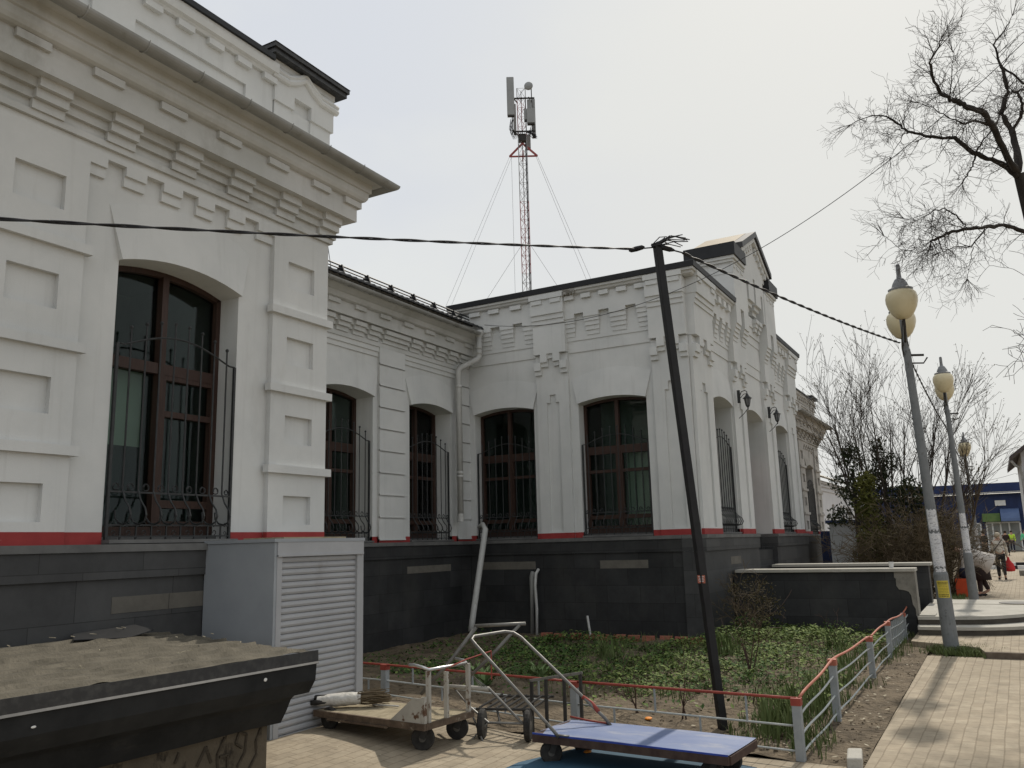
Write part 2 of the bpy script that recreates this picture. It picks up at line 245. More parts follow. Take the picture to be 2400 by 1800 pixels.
# ---------------------------------------------------------------- mesh helpers
class MB:
    def __init__(s, T=None): s.v = []; s.f = []; s.T = T
    def add(s, vs, fs):
        o = len(s.v)
        s.v += [tuple(s.T(*p)) if s.T else tuple(p) for p in vs]
        s.f += [tuple(i+o for i in f) for f in fs]
        return s
    def box(s, x0, x1, y0, y1, z0, z1):
        return s.add([(x, y, z) for z in (z0, z1) for y in (y0, y1) for x in (x0, x1)],
                     [(0, 2, 3, 1), (4, 5, 7, 6), (0, 1, 5, 4), (2, 6, 7, 3), (0, 4, 6, 2), (1, 3, 7, 5)])
    def prism(s, poly, d0, d1, ax='d'):
        """polygon in (u, z) pushed along d (wall frames), or (a, b) along another axis"""
        n = len(poly)
        def P(a, b, d):
            return (a, d, b) if ax == 'd' else ((d, a, b) if ax == 'x' else (a, b, d))
        return s.add([P(a, b, d0) for a, b in poly]+[P(a, b, d1) for a, b in poly],
                     [tuple(range(n))[::-1], tuple(range(n, 2*n))]+[(i, (i+1) % n, (i+1) % n+n, i+n) for i in range(n)])
    def obox(s, c, ax, ay, az):
        c, ax, ay, az = map(Vector, (c, ax, ay, az))
        return s.add([c+ax*i+ay*j+az*k for k in (-1, 1) for j in (-1, 1) for i in (-1, 1)],
                     [(0, 2, 3, 1), (4, 5, 7, 6), (0, 1, 5, 4), (2, 6, 7, 3), (0, 4, 6, 2), (1, 3, 7, 5)])
    def bar(s, a, b, w, h=None, up=(0, 0, 1)):
        a, b = Vector(a), Vector(b); h = h or w; d = (b-a)
        up = Vector(up); x = d.cross(up)
        if x.length < 1e-5: x = d.cross(Vector((1, 0, 0)))
        x.normalize(); y = x.cross(d).normalized()
        return s.obox((a+b)/2, d/2, x*w/2, y*h/2)
    def tube(s, pts, r, n=6, cap=True):
        if s.T: pts = [s.T(*p) for p in pts]
        pts = [Vector(p) for p in pts]; m = len(pts)
        rs = r if isinstance(r, (list, tuple)) else [r]*m
        vs = []; ref = None
        for i, p in enumerate(pts):
            d = (pts[min(i+1, m-1)]-pts[max(i-1, 0)])
            if d.length < 1e-7: d = Vector((0, 0, 1))
            d.normalize()
            if ref is None: ref = Vector((0, 0, 1)) if abs(d.z) < .9 else Vector((1, 0, 0))
            x = d.cross(ref)
            if x.length < 1e-4: x = d.cross(Vector((.3, 1, .2)))
            x.normalize(); y = d.cross(x).normalized()
            for k in range(n):
                a = 2*PI*k/n; vs.append(p+x*math.cos(a)*rs[i]+y*math.sin(a)*rs[i])
        fs = [(i*n+k, i*n+(k+1) % n, (i+1)*n+(k+1) % n, (i+1)*n+k) for i in range(m-1) for k in range(n)]
        if cap: fs += [tuple(range(n))[::-1], tuple((m-1)*n+k for k in range(n))]
        T = s.T; s.T = None; s.add(vs, fs); s.T = T
        return s
    def lathe(s, prof, c=(0, 0, 0), n=20, axis=(0, 0, 1), cap=True):
        z = Vector(axis).normalized(); x = z.orthogonal().normalized(); y = z.cross(x); c = Vector(c)
        vs = [c+z*h+x*math.cos(2*PI*k/n)*r+y*math.sin(2*PI*k/n)*r for r, h in prof for k in range(n)]
        m = len(prof)
        fs = [(i*n+k, i*n+(k+1) % n, (i+1)*n+(k+1) % n, (i+1)*n+k) for i in range(m-1) for k in range(n)]
        if cap: fs += [tuple(range(n))[::-1], tuple((m-1)*n+k for k in range(n))]
        return s.add(vs, fs)
    def sphere(s, c, r, n=10, m=7, sq=(1, 1, 1)):
        vs = []; fs = []
        for i in range(m+1):
            t = PI*i/m
            for k in range(n):
                a = 2*PI*k/n; vs.append((c[0]+r*sq[0]*math.sin(t)*math.cos(a), c[1]+r*sq[1]*math.sin(t)*math.sin(a), c[2]+r*sq[2]*math.cos(t)))
        for i in range(m):
            for k in range(n): fs.append((i*n+k, i*n+(k+1) % n, (i+1)*n+(k+1) % n, (i+1)*n+k))
        return s.add(vs, fs)
    def quad(s, a, b, c, d): return s.add([a, b, c, d], [(0, 1, 2, 3)])
    def sweep(s, prof, path, closed=True):
        """profile of (out, z) carried along a path of (x, y, ox, oy): point = xy + out*(ox, oy)"""
        n = len(prof); vs = [(x+d*ox, y+d*oy, z) for x, y, ox, oy in path for d, z in prof]
        m = len(path); fs = []
        for i in range(m-1):
            for k in range(n if closed else n-1):
                fs.append((i*n+k, i*n+(k+1) % n, (i+1)*n+(k+1) % n, (i+1)*n+k))
        if closed: fs += [tuple(range(n))[::-1], tuple((m-1)*n+k for k in range(n))]
        return s.add(vs, fs)
    def build(s, name, material, parent=None, smooth=False, bevel=0, recalc=True):
        off = world_loc(parent) if parent else Vector((0, 0, 0))
        me = bpy.data.meshes.new(name); me.from_pydata([tuple(Vector(v)-off) for v in s.v], [], s.f); me.update()
        if recalc:
            bm = bmesh.new(); bm.from_mesh(me)
            bmesh.ops.recalc_face_normals(bm, faces=bm.faces)
            bm.to_mesh(me); bm.free()
        if smooth:
            for p in me.polygons: p.use_smooth = True
        o = bpy.data.objects.new(name, me); COL.objects.link(o)
        if material: me.materials.append(M[material] if isinstance(material, str) else material)
        if parent: o.parent = parent
        if bevel:
            b = o.modifiers.new('bevel', 'BEVEL'); b.width = bevel; b.segments = 2; b.limit_method = 'ANGLE'
        return o
def world_loc(o):
    v = Vector((0, 0, 0))
    while o: v += Vector(o.location); o = o.parent
    return v
def tag(o, label, cat, group=None, kind=None):
    if label: o['label'] = label
    if cat: o['category'] = cat
    if group: o['group'] = group
    if kind: o['kind'] = kind
    return o
def thing(name, label, cat, loc=(0, 0, 0), group=None):
    o = bpy.data.objects.new(name, None); COL.objects.link(o); o.location = loc; o.empty_display_size = .2
    return tag(o, label, cat, group)
def structure(o): o['kind'] = 'structure'; return o
def copy_tree(o, parent=None):
    c = o.copy(); COL.objects.link(c); c.parent = parent
    for ch in list(o.children): copy_tree(ch, c)
    return c
def arch(u0, u1, zs, za, n=14):
    """points of a segmental arch from u0 to u1, springing zs, crown za"""
    w = (u1-u0)/2; h = za-zs; r = (w*w+h*h)/(2*h); cz = za-r; cu = (u0+u1)/2; a = math.asin(w/r)
    return [(cu+r*math.sin(-a+2*a*i/n), cz+r*math.cos(-a+2*a*i/n)) for i in range(n+1)]
def zr(x):
    """height of the street level along the facade beyond the platform"""
    pts = [(-1e3, .337), (18.3, .337), (20.6, .2), (24, .12), (30, .03), (34, 0), (1e4, 0)]
    for (a, za), (b, zb) in zip(pts, pts[1:]):
        if x <= b: return za+(zb-za)*(x-a)/(b-a)
def sst(a, b, x): t = min(1, max(0, (x-a)/(b-a))); return t*t*(3-2*t)
def zg(x, y): return .11*sst(3.6, 5.2, y)*(1-sst(8, 10, x))
# ---------------------------------------------------------------- station building
ST = thing('station_building', 'old white railway station building with stepped brick-style cornices, arched barred windows and dark stone plinth', 'building', (14.2, 4.36, 0))
HP = 1.735                                                        # top of the plinth
fA = lambda u, d, z: (u, 6.3-d, z)
fB = lambda u, d, z: (u, 9.0-d, z)
fC = lambda u, d, z: (14.2-d, u, z)                               # side wall of the entrance wing, u runs along Y
fF = lambda u, d, z: (u, 4.36-d, z)                               # entrance front

def wall_open(mb, u0, u1, d0, d1, z0, z1, ops):
    """slab with arched openings (a, b, spring, crown, sill)"""
    x = u0
    for a, b, zs, za, sill in sorted(ops):
        if a > x: mb.box(x, a, d0, d1, z0, z1)
        arc = arch(a, b, zs, za)
        mb.prism([(a, z1)]+arc+[(b, z1)], d0, d1)
        if sill > z0: mb.box(a, b, d0, d1, z0, sill)
        x = b
    if u1 > x: mb.box(x, u1, d0, d1, z0, z1)
def hood(mb, a, b, zs, za, base, flare=.12, ht=.47, proud=.055):
    lo = arch(a, b, zs, za, 12); hi = arch(a-flare, b+flare, zs+ht, za+ht+.07, 12)
    n = len(lo); vs = []
    for (u, z), (U, Z) in zip(lo, hi): vs += [(u, base+proud, z), (U, base+.004, Z), (u, base-.01, z), (U, base-.01, Z)]
    fs = []
    for i in range(n-1):
        p, q = 4*i, 4*i+4
        fs += [(p, q, q+1, p+1), (p+2, q+2, q, p), (p+1, q+1, q+3, p+3), (p+3, q+3, q+2, p+2)]
    e = 4*(n-1); fs += [(0, 1, 3, 2), (e, e+2, e+3, e+1)]
    mb.add(vs, fs)
def scroll(mb, u, d, z, s, flip=1, r=.005):
    pts = []
    for i in range(13):
        a = i/12*1.55*PI; k = s*(1-.45*i/12)
        pts.append((u+flip*(s*.5-math.sin(a)*k*.5)-flip*s*.5, d, z+(.5-.5*math.cos(a))*k if i < 7 else z+(.5-.5*math.cos(a))*k+s*.06))
    mb.tube(pts, r, 4)
def grille(T, a, b, parent, rod=(3.43, 3.58), belly=1.25, d0=-.05, n=8):
    g = MB(T); w = b-a
    us = [a+.16+(w-.29)*i/(n-1) for i in range(n)]; mid = (a+b)/2
    rz = lambda u: rod[0]+(rod[1]-rod[0])*max(0, math.cos((u-mid)/(w/2-.1)*PI/2))**1.0 if abs(u-mid) < w/2-.1 else rod[0]
    for u in (a+.03, b-.03): g.box(u-.012, u+.012, d0-.012, d0+.012, 1.76, rod[0])
    for p, q in ((1.80, .012), (1.895, .014), (2.17, .016)): g.box(a+.042, b-.042, d0-.008, d0+.008, p-q/2, p+q/2)
    g.tube([(a+.03+(w-.06)*i/20, d0, rz(a+.03+(w-.06)*i/20)) for i in range(21)], .009, 5)
    for u in us:
        g.tube([(u, d0, rz(u)+.13), (u, d0, 2.19), (u, d0+.045*belly, 2.10), (u, d0+.105*belly, 2.035), (u, d0+.125*belly, 1.975), (u, d0+.1*belly, 1.92), (u, d0+.04*belly, 1.90),
                (u, d0-.03, 1.915), (u, d0-.075, 1.955), (u, d0-.085, 2.02)], .0085, 5)
        g.sphere(T(u, d0, rz(u)+.14), .017, 6, 4) if not g.T else None
        g.box(u-.006, u+.006, d0-.006, d0+.006, 1.75, 1.888)
    T0 = g.T; g.T = None
    for u in us: g.sphere(T0(u, d0, rz(u)+.14), .018, 6, 4)
    g.T = T0
    ed = [a+.03]+us+[b-.03]
    for p, q in zip(ed, ed[1:]):
        m = (p+q)/2; s = min(.075, (q-p)*.55)
        for fl in (1, -1):
            scroll(g, m-fl*.0, d0, 2.185, s, fl); scroll(g, m, d0, 1.885, s*.7, fl, .004) if fl == 1 else scroll(g, m, d0, 1.81, s*.7, fl, .004)
    return g.build('grille', 'iron', parent)
def window(T, a, b, zs, za, dep, parent, leaf='both', trans=3.34, blinds=(), grl=True, belly=1.0, room=1.7):
    """brown two-leaf window set dep behind the wall face d=0"""
    d1, d0 = -dep, -dep-.09; mid = (a+b)/2; sill = 1.80
    f = MB(T); t = .052
    arc_o = arch(a, b, zs, za, 12); arc_i = arch(a+t, b-t, zs-.03, za-t, 12)
    f.prism(arc_o+arc_i[::-1], d0, d1)
    f.box(a, a+t, d0, d1, sill, zs-.0); f.box(b-t, b, d0, d1, sill, zs)
    f.box(a+t, b-t, d0, d1, sill, sill+.09)
    f.box(mid-.034, mid+.034, d0+.005, d1+.018, sill+.09, za-t+.005)
    f.box(a+t, mid-.034, d0+.005, d1+.01, trans-.05, trans+.05); f.box(mid+.034, b-t, d0+.005, d1+.01, trans-.05, trans+.05)
    for p, q in ((a+t, mid-.034), (mid+.034, b-t))[(1 if leaf == 'right' else 0):]:   # sash frames
        for z0, z1 in ((sill+.09, trans-.05),):
            f.box(p, p+.03, d0+.012, d1+.005, z0, z1); f.box(q-.03, q, d0+.012, d1+.005, z0, z1)
            f.box(p+.03, q-.03, d0+.012, d1+.005, z0, z0+.05); f.box(p+.03, q-.03, d0+.012, d1+.005, z1-.045, z1)
        f.box(p+.03, q-.03, d0+.014, d1+.004, 2.90, 2.955)
        f.box(p+.03, q-.03, d0+.014, d1+.004, 2.06, 2.13)
    w = f.build('window', 'wood', parent)
    g = MB(T); arc = arch(a+t, b-t, zs-.03, za-t, 12)
    g.prism([(a+t, sill+.09)]+arc+[(b-t, sill+.09)], d0+.03, d0+.038)
    g.build('pane', 'glass', w)
    r = MB(T); e = .25; k0, k1 = d0-.02, d0-room
    vs = [(a-e, k0, 1.5), (b+e, k0, 1.5), (b+e, k0, za+.3), (a-e, k0, za+.3), (a-e, k1, 1.5), (b+e, k1, 1.5), (b+e, k1, za+.3), (a-e, k1, za+.3)]
    r.add(vs, [(4, 5, 6, 7), (0, 1, 5, 4), (1, 2, 6, 5), (2, 3, 7, 6), (3, 0, 4, 7)])
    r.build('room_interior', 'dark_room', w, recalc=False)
    for (p, q, z0, z1, n) in blinds:
        bl = MB(T)
        for i in range(n):
            u0 = p+(q-p)*i/n; u1 = p+(q-p)*(i+1)/n
            bl.box(u0+.004, u1-.004, d0-.10-.02*(i % 2), d0-.096-.02*(i % 2), z0, z1)
        bl.build('blind', 'blind', w)
    s = MB(T); s.box(a-.0, b+.0, -dep, .045, 1.742, 1.772); s.box(a, b, -dep-.3, -dep+.06, 1.7725, 1.80)
    s.build('sill', 'granite_cap', w)
    if grl: grille(T, a, b, w, belly=belly)
    return w
def plinth(T, u0, u1, base, mat='granite', vents=(), face=.03):
    p = MB(T)
    p.box(u0, u1, -.3, base+face+.03, 1.46, 1.672)
    p.box(u0, u1, -.3, base+face, -.6, 1.4585)
    o = p.build('plinth', mat, ST)
    c = MB(T); c.box(u0, u1, -.3, base+face+.05, 1.674, HP); c.build('plinth_ledge', 'granite_cap', o)
    for a, b, z0, z1 in vents:
        v = MB(T); v.box(a, b, base-.02, base+face+.004, z0, z1); v.build('vent_panel', 'vent', o)
    return o
def band(T, u0, u1, d):
    r = MB(T); r.box(u0, u1, d-.05, d+.004, HP+.001, 1.835); return r.build('painted_band', 'red_band', ST)

# ---- wing A (and its bare twin at the far end): projecting wing with attic
PROF_A = [(-.3, 5.085), (.035, 5.085), (.035, 5.14), (.012, 5.14), (.012, 5.22), (.052, 5.22), (.052, 5.30), (.10, 5.30), (.10, 5.38), (.225, 5.38), (.225, 5.615),
          (.265, 5.62), (.295, 5.635), (.315, 5.665), (.322, 5.70), (.322, 5.735), (.345, 5.742), (.35, 5.84), (.47, 5.85), (.48, 5.90), (-.3, 6.06)]
def ret(cx, cy, x0, y1):
    """path along a front (Y=cy) to the corner cx and back along the return"""
    return [(x0, cy, 0, -1), (cx, cy, 1, -1), (cx, y1, 1, 0)]
def wing_a(T, dx, dy, root, stucco, cornice, glazed=True, xl=1.0):
    w = MB(T)
    wall_open(w, xl, 6.2, -.41, -.06, 1.0, 6.0, [(4.44, 5.79, 4.16, 4.27, 1.0)])
    hood(w, 4.44, 5.79, 4.16, 4.27, -.06)
    # proud frieze whose lower edge steps down between narrow slots
    w.box(4.08, 6.2, -.07, 0, 5.0, 5.09)
    sl = [(4.24, 4.42), (4.63, 4.81), (5.02, 5.20), (5.40, 5.58), (5.79, 5.97)]
    ed = [4.08]+[x for s in sl for x in s]+[6.2]
    for a, b in zip(ed[::2], ed[1::2]): w.box(a, b, -.07, 0, 4.92, 5.0); w.box(a, b, -.07, -.028, 4.83, 4.92)
    w.box(6.2, 7.03, -.41, -.05, 1.0, 6.0); w.box(7.03-.41, 7.03, -3.2, -.41, 1.0, 6.0)
    w.build('wall', stucco, root)
    for u0, u1, pa, pb in ((3.26, 4.08, 3.46, 3.88), (6.2, 7.03, 6.41, 6.81)):
        p = MB(T); d0, d1 = -.0495, 0
        if u0 < 4: d0 = -.08
        zs = [1.74, 1.91, 2.20, 2.74, 3.03, 3.58, 3.87, 4.415, 4.705, 5.083]
        p.box(u0, pa, d0, d1, 1.0, 5.083); p.box(pb, u1, d0, d1, 1.0, 5.083)
        zs[0] = 1.0
        for a, b in zip(zs[::2], zs[1::2]): p.box(pa, pb, d0, d1, a, b)
        if u0 < 4: p.box(pa, pb, -.08, -.05, 1.0, 5.083)
        for z in (2.425, 3.26, 4.09): p.box(u0-.05, u1+.05 if u0 < 4 else u1+.045, -.03, .047, z, z+.08)
        p.build('pilaster', stucco, root)
    c = MB()
    ox, oy = dx, 6.3+dy
    c.sweep(PROF_A, ret(7.03+dx, oy, xl+dx, oy+3.2))
    c.T = T
    k = -3
    while 3.52+.66*k < 6.95:
        u = 3.52+.66*k
        if u > xl+.1:
            for i, z in enumerate((5.14, 5.22, 5.30)): c.box(u, u+.275, -.05, .056+.046*i, z+.001, z+.0795)
        k += 1
    for j in range(4):                                               # the same corbels round the corner
        y = -.06-.66*j
        for i, z in enumerate((5.14, 5.22, 5.30)): c.box(6.9, 7.03+.056+.046*i, y-.275, y, z+.001, z+.0795)
    k = -3
    for u in [3.24+.65*k for k in range(-3, 6)]+[7.015]:
        if u > xl+.1: c.box(u, u+.28, .1, .265, 5.545, 5.6145)
    for j in range(4): c.box(7.0, 7.295, -.3-.65*j-.28, -.3-.65*j, 5.545, 5.6145)
    c.build('cornice', cornice, root)
    if glazed:
        b_ = [(4.47, 5.07, 2.62, 3.32, 1)]
        window(T, 4.44, 5.79, 4.16, 4.27, .31, root, blinds=b_, leaf='right')
    # attic behind the eaves
    a = MB(T)
    a.box(xl, 6.11, -.5, -.035, 5.95, 6.87)
    for p, q in ((xl, 2.6), (3.99, 4.413), (5.73, 6.11)): a.box(p, q, -.036, 0, 5.95, 6.872)
    for p, q in ((2.6, 3.99), (4.413, 5.73)): a.box(p, q, -.036, 0, 6.447, 6.872)
    for k in range(-5, 5):
        u = 4.47+.367*k
        if u > xl: a.box(u, u+.19, -.02, .05, 6.625, 6.69)
    A2 = [(-.2, 6.69), (.035, 6.69), (.05, 6.72), (.085, 6.735), (.095, 6.79), (.095, 6.84), (-.2, 6.84)]
    a.add([(u, d, z) for u in (xl, 6.11) for d, z in A2], [tuple(range(7)), tuple(range(7, 14))[::-1]]+[(i, (i+1) % 7, (i+1) % 7+7, i+7) for i in range(7)])
    at = a.build('attic', cornice if stucco != 'stucco' else 'stucco', root)
    r = MB(T); r.box(xl, 6.02, -2.2, .125, 6.842, 6.90); r.build('attic_capping', 'black_metal', at)
    # corner pier with toothed foot, raised moulding and hipped cap
    p = MB(T)
    p.box(6.11, 7.05, -.9, -.035, 5.95, 6.93)
    p.box(6.11, 6.411, -.036, .03, 6.46, 6.93); p.box(6.68, 7.05, -.036, .03, 6.46, 6.93); p.box(6.411, 6.68, -.036, .03, 6.612, 6.93)
    p.box(6.13, 6.388, -.036, .005, 6.29, 6.4595); p.box(6.69, 7.02, -.036, .005, 6.29, 6.4595)
    p.box(6.388, 6.69, -.036, -.012, 6.18, 6.4595)
    p.box(6.10, 7.065, -.91, .035, 6.862, 6.931)
    bez = [(6.06, 6.735), (6.30, 6.735), (6.44, 6.80), (6.56, 6.885), (6.68, 6.80), (6.82, 6.735), (7.10, 6.735)]
    p.tube([(u, .035, z) for u, z in bez], .04, 8)
    p.tube([(u, .05, z+.055) for u, z in bez], .028, 6)
    p.tube([(7.065, .035, 6.735), (7.065, -.5, 6.735)], .04, 8)
    p.build('corner_pier', stucco, root)
    k = MB(T)
    k.box(6.0, 7.17, -1.0, .13, 6.932, 6.985); k.box(5.98, 7.19, -1.02, .155, 6.987, 7.035)
    vs = [(5.97, .165, 7.037), (7.20, .165, 7.037), (7.20, -1.03, 7.037), (5.97, -1.03, 7.037), (6.4, -.43, 7.13), (6.78, -.43, 7.13)]
    k.add(vs, [(0, 1, 5, 4), (1, 2, 5), (2, 3, 4, 5), (3, 0, 4), (3, 2, 1, 0)])
    k.build('pier_cap', 'edge_metal', root)
    rf = MB(T); rf.box(xl, 7.0, -6.5, -.5, 5.9, 6.06); rf.build('roof', 'tile', root)
    g = MB()
    gp = [(.515+.072*math.cos(t), 5.872+.066*math.sin(t)) for t in [PI+PI*i/10 for i in range(11)]]
    gp += [(.515+.062*math.cos(t), 5.874+.056*math.sin(t)) for t in [2*PI-PI*i/10 for i in range(11)]]
    g.sweep(gp, ret(7.03+dx, oy, xl+dx, oy+3.2)); g.T = T
    gt = g.build('gutter', 'gutter', root, smooth=False)
    for i in range(12):
        br = MB(T)
        u = 1.35+.56*i
        if u > xl and u < 7.4:
            br.tube([(u, .515+.077*math.cos(t), 5.872+.071*math.sin(t)) for t in [PI*.95+PI*1.1*j/8 for j in range(9)]], .006, 4)
            br.build('gutter_bracket', 'gutter', gt)
wing_a(fA, 0, 0, ST, 'stucco', 'stucco_cornice')
plinth(fA, 1.0, 7.08, -.0, 'granite_front', vents=[(4.505, 5.05, 1.185, 1.315), (5.056, 5.6, 1.185, 1.315), (2.5, 3.1, 1.185, 1.315)])
band(fA, 1.0, 3.26, -.06); band(fA, 3.26, 4.08, 0); band(fA, 4.08, 4.44, -.06); band(fA, 5.79, 6.2, -.06); band(fA, 6.195, 7.03, 0)

# ---- recessed middle part B with tiled roof
w = MB(fB); WB = [(9.87, 11.21, 4.18, 4.27, 1.0), (12.25, 13.6, 4.18, 4.27, 1.0)]
wall_open(w, 6.6, 14.2, -.4, 0, 1.0, 5.45, WB)
for a, b, zs, za, s in WB: hood(w, a, b, zs, za, 0)
for a, b in ((7.03, 11.34), (12.04, 13.75)): w.box(a, b, -.02, .02, 4.90, 4.985); w.box(a, b, -.02, .04, 4.985, 5.07)
w.build('wall', 'stucco', ST)
for a, b in ((8.4, 9.1), (11.34, 12.04), (13.75, 14.2)):
    p = MB(fB); p.box(a, b, -.02, .04, 1.2, 5.068)
    for i in range(10):
        z = 1.76+.375*i
        p.box(a-.012, b+.012 if b < 14 else b, .0395, .058, z+.014, min(z+.36, 5.066))
        p.box(a-.012, b+.012 if b < 14 else b, .0395, .068, z+.014, z+.035)
    p.build('pilaster', 'stucco', ST)
PROF_B = [(-.2, 5.07), (.06, 5.07), (.06, 5.15), (.035, 5.15), (.035, 5.225), (.07, 5.225), (.07, 5.30), (.11, 5.30), (.11, 5.39), (.20, 5.39), (.20, 5.60),
          (.24, 5.605), (.275, 5.62), (.30, 5.66), (.305, 5.70), (.33, 5.705), (.43, 5.76), (.45, 5.80), (-.2, 5.86)]
c = MB(); c.sweep(PROF_B, [(7.03, 9.0, 0, -1), (14.2, 9.0, 0, -1)]); c.T = fB
for a, b in ((8.95, 9.24), (9.37, 9.66), (9.78, 10.07), (10.18, 10.47), (10.58, 10.86), (10.97, 11.26), (11.38, 12.10), (12.17, 12.46), (12.59, 12.88), (12.98, 13.27), (13.39, 13.66), (13.77, 14.2)):
    for i, z in enumerate((5.15, 5.225, 5.30)): c.box(a, b, -.05, .08+.04*i, z+.001, z+.0745)
for a in (8.5, 9.15, 9.8, 10.46, 11.12, 11.79, 12.46, 13.13, 13.8): c.box(a, a+.29, .1, .245, 5.53, 5.599)
c.build('cornice', 'stucco_cornice', ST)
for a, b, zs, za, s in WB: window(fB, a, b, zs, za, .36, ST)
rf = MB(); n = 48                                                     # pan tiles: wavy sheet rising from the eaves
vs = []; fs = []
for i in range(n*3+1):
    x = 7.03+7.4*i/(n*3)
    for j, (y, z) in enumerate(((8.5, 5.895), (8.5, 5.93), (8.75, 6.03), (8.76, 6.0), (9.1, 6.14), (9.11, 6.11), (10.5, 6.67), (13, 7.5))): vs.append((x, y, z+(.016*math.sin(i*2*PI/3) if j else 0)))
for i in range(n*3):
    for j in range(7): a = i*8+j; fs.append((a, a+1, a+9, a+8))
rf.add(vs, fs); roofB = rf.build('roof', 'tile', ST)
s = MB()
for i in range(11):
    x = 7.5+.66*i
    s.add([(x-.012, 8.72, 6.03), (x-.012, 8.92, 6.10), (x-.012, 8.84, 6.20), (x-.012, 8.78, 6.20), (x+.012, 8.72, 6.03), (x+.012, 8.92, 6.10), (x+.012, 8.84, 6.20), (x+.012, 8.78, 6.20)],
          [(0, 1, 2, 3), (4, 7, 6, 5), (0, 4, 5, 1), (1, 5, 6, 2), (2, 6, 7, 3), (3, 7, 4, 0)])
s.tube([(7.03, 8.80, 6.18), (14.0, 8.80, 6.18)], .014, 6); s.tube([(7.03, 8.79, 6.12), (14.0, 8.79, 6.12)], .012, 6)
s.build('snow_guard', 'black_metal', roofB)
g = MB()
gp = [(.50+.055*math.cos(t), 5.80+.055*math.sin(t)) for t in [PI+PI*i/10 for i in range(11)]]+[(.50+.046*math.cos(t), 5.802+.046*math.sin(t)) for t in [2*PI-PI*i/10 for i in range(11)]]
g.sweep(gp, [(7.03, 9.0, 0, -1), (13.9, 9.0, 0, -1)])
gB = g.build('gutter', 'gutter', ST)
for i in range(13):
    br = MB()
    x = 7.4+.52*i
    br.tube([(x, 9.0-(.50+.061*math.cos(t)), 5.80+.061*math.sin(t)) for t in [PI*.95+PI*1.1*j/8 for j in range(9)]], .005, 4)
    br.build('gutter_bracket', 'gutter', gB)
plinth(fB, 7.0, 14.2, .06, vents=[(12.05, 12.75, 1.2, 1.32), (12.755, 13.4, 1.2, 1.32), (9.8, 10.6, 1.2, 1.32)])
for a, b, d in ((7.03, 9.87, 0), (11.21, 11.34, 0), (11.34, 12.04, .04), (12.04, 12.25, 0), (13.6, 13.75, 0), (13.75, 14.2, .04)): band(fB, a, b, d)
# downpipe in the corner: hopper, swan neck, shaft, open shoe
d = MB()
d.lathe([(.09, 5.86), (.095, 5.80), (.05, 5.70), (.048, 5.55)], (13.97, 8.55, 0), 14)
d.tube([(13.97, 8.55, 5.72), (13.97, 8.55, 5.33), (13.93, 8.57, 5.27), (13.66, 8.79, 5.08), (13.63, 8.82, 5.02), (13.63, 8.82, 2.18)], .056, 12)
for z in (5.5, 5.4, 4.7, 3.02, 2.95): d.lathe([(.061, z-.03), (.061, z+.03)], (13.63, 8.82, 0) if z < 5 else (13.97, 8.55, 0), 12)
d.lathe([(.066, 2.25), (.066, 2.13), (.07, 2.10)], (13.63, 8.82, 0), 12, cap=False)
dp = d.build('downpipe', 'pipe', ST, smooth=True)

# ---- entrance wing C: side wall and front share stepped pilasters
def step_pilaster(mb, u0, u1, ztop, shaft=.06, d=.14, zb=4.9, slot=True, panel=(1.86, 4.27)):
    """shaft with a sunk panel; over it the proud upper part ends below in an upside-down flight of steps"""
    w_ = u1-u0; c_ = (u0+u1)/2; a = w_*.2; k = w_*.09; p = w_*.19
    mb.box(u0+.003, c_-p, -.02, shaft, 1.0, zb+.3); mb.box(c_+p, u1-.003, -.02, shaft, 1.0, zb+.3)
    mb.box(c_-p, c_+p, -.02, shaft-.035, 1.0, panel[1]+.25)
    mb.box(c_-p, c_+p, -.02, shaft, 1.0, panel[0])
    mb.box(c_-p, c_-k, -.02, shaft, panel[1], zb+.4); mb.box(c_+k, c_+p, -.02, shaft, panel[1], zb+.4)
    mb.box(c_-k, c_+k, -.02, shaft, panel[1]+.15, zb+.4)
    m = shaft*.45+d*.55
    for s in (-1, 1):
        def B(x0, x1, dd, z0, z1): mb.box(min(c_+s*x0, c_+s*x1), max(c_+s*x0, c_+s*x1), -.02, dd, z0, z1)
        h = w_/2
        B(h-a, h, d, zb, zb+.15); B(h-a, h, m, zb-.085, zb)            # outer tooth and its thinner foot
        B(k, h-a, d, zb+.15, zb+.31); B(k+.0, h-a, m, zb+.065, zb+.15)
    mb.box(c_-k, c_+k, -.02, m, zb+.22, zb+.31)
    mb.box(u0, u1, -.02, d, zb+.31, ztop)
def cap_ledges(mb, u0, u1, d=.14):
    mb.box(u0-.0, u1+.0, -.02, d+.022, 5.78, 5.87); mb.box(u0, u1, -.02, d+.045, 5.87, 5.965); mb.box(u0-.01, u1+.01, -.02, d+.075, 5.965, 6.262)
    mb.box(u0-.02, u1+.02, -.02, d+.11, 6.262, 6.36)
    mb.box(u0+.03, u0+.25, -.02, d+.10, 6.17, 6.25); mb.box(u1-.25, u1-.03, -.02, d+.10, 6.17, 6.25)
def teeth(mb, u0, u1, slots, top=6.30, d=.125, zt=5.82, n=4, base=.035):
    ed = [u0]+[x for s in sorted(slots) for x in s]+[u1]
    mb.box(u0, u1, -.02, d, zt+.085, top)
    for i, (a, b) in enumerate(zip(ed[::2], ed[1::2])):
        mb.box(a, b, -.02, d, zt, zt+.085)
        for k in range(n):
            sh = .006*(k+1); z1 = zt-.085*k; dd = d-(d-base)*(k+1)/(n+.7)
            mb.box(a+(sh if i else 0), b-(sh if b < u1 else 0), -.02, dd, z1-.085, z1)
def side_profile(mb, u0, u1, dents=None):
    mb.box(u0, u1, -.02, .02, 5.18, 5.40); mb.box(u0, u1, -.02, .035, 5.40, 6.0)
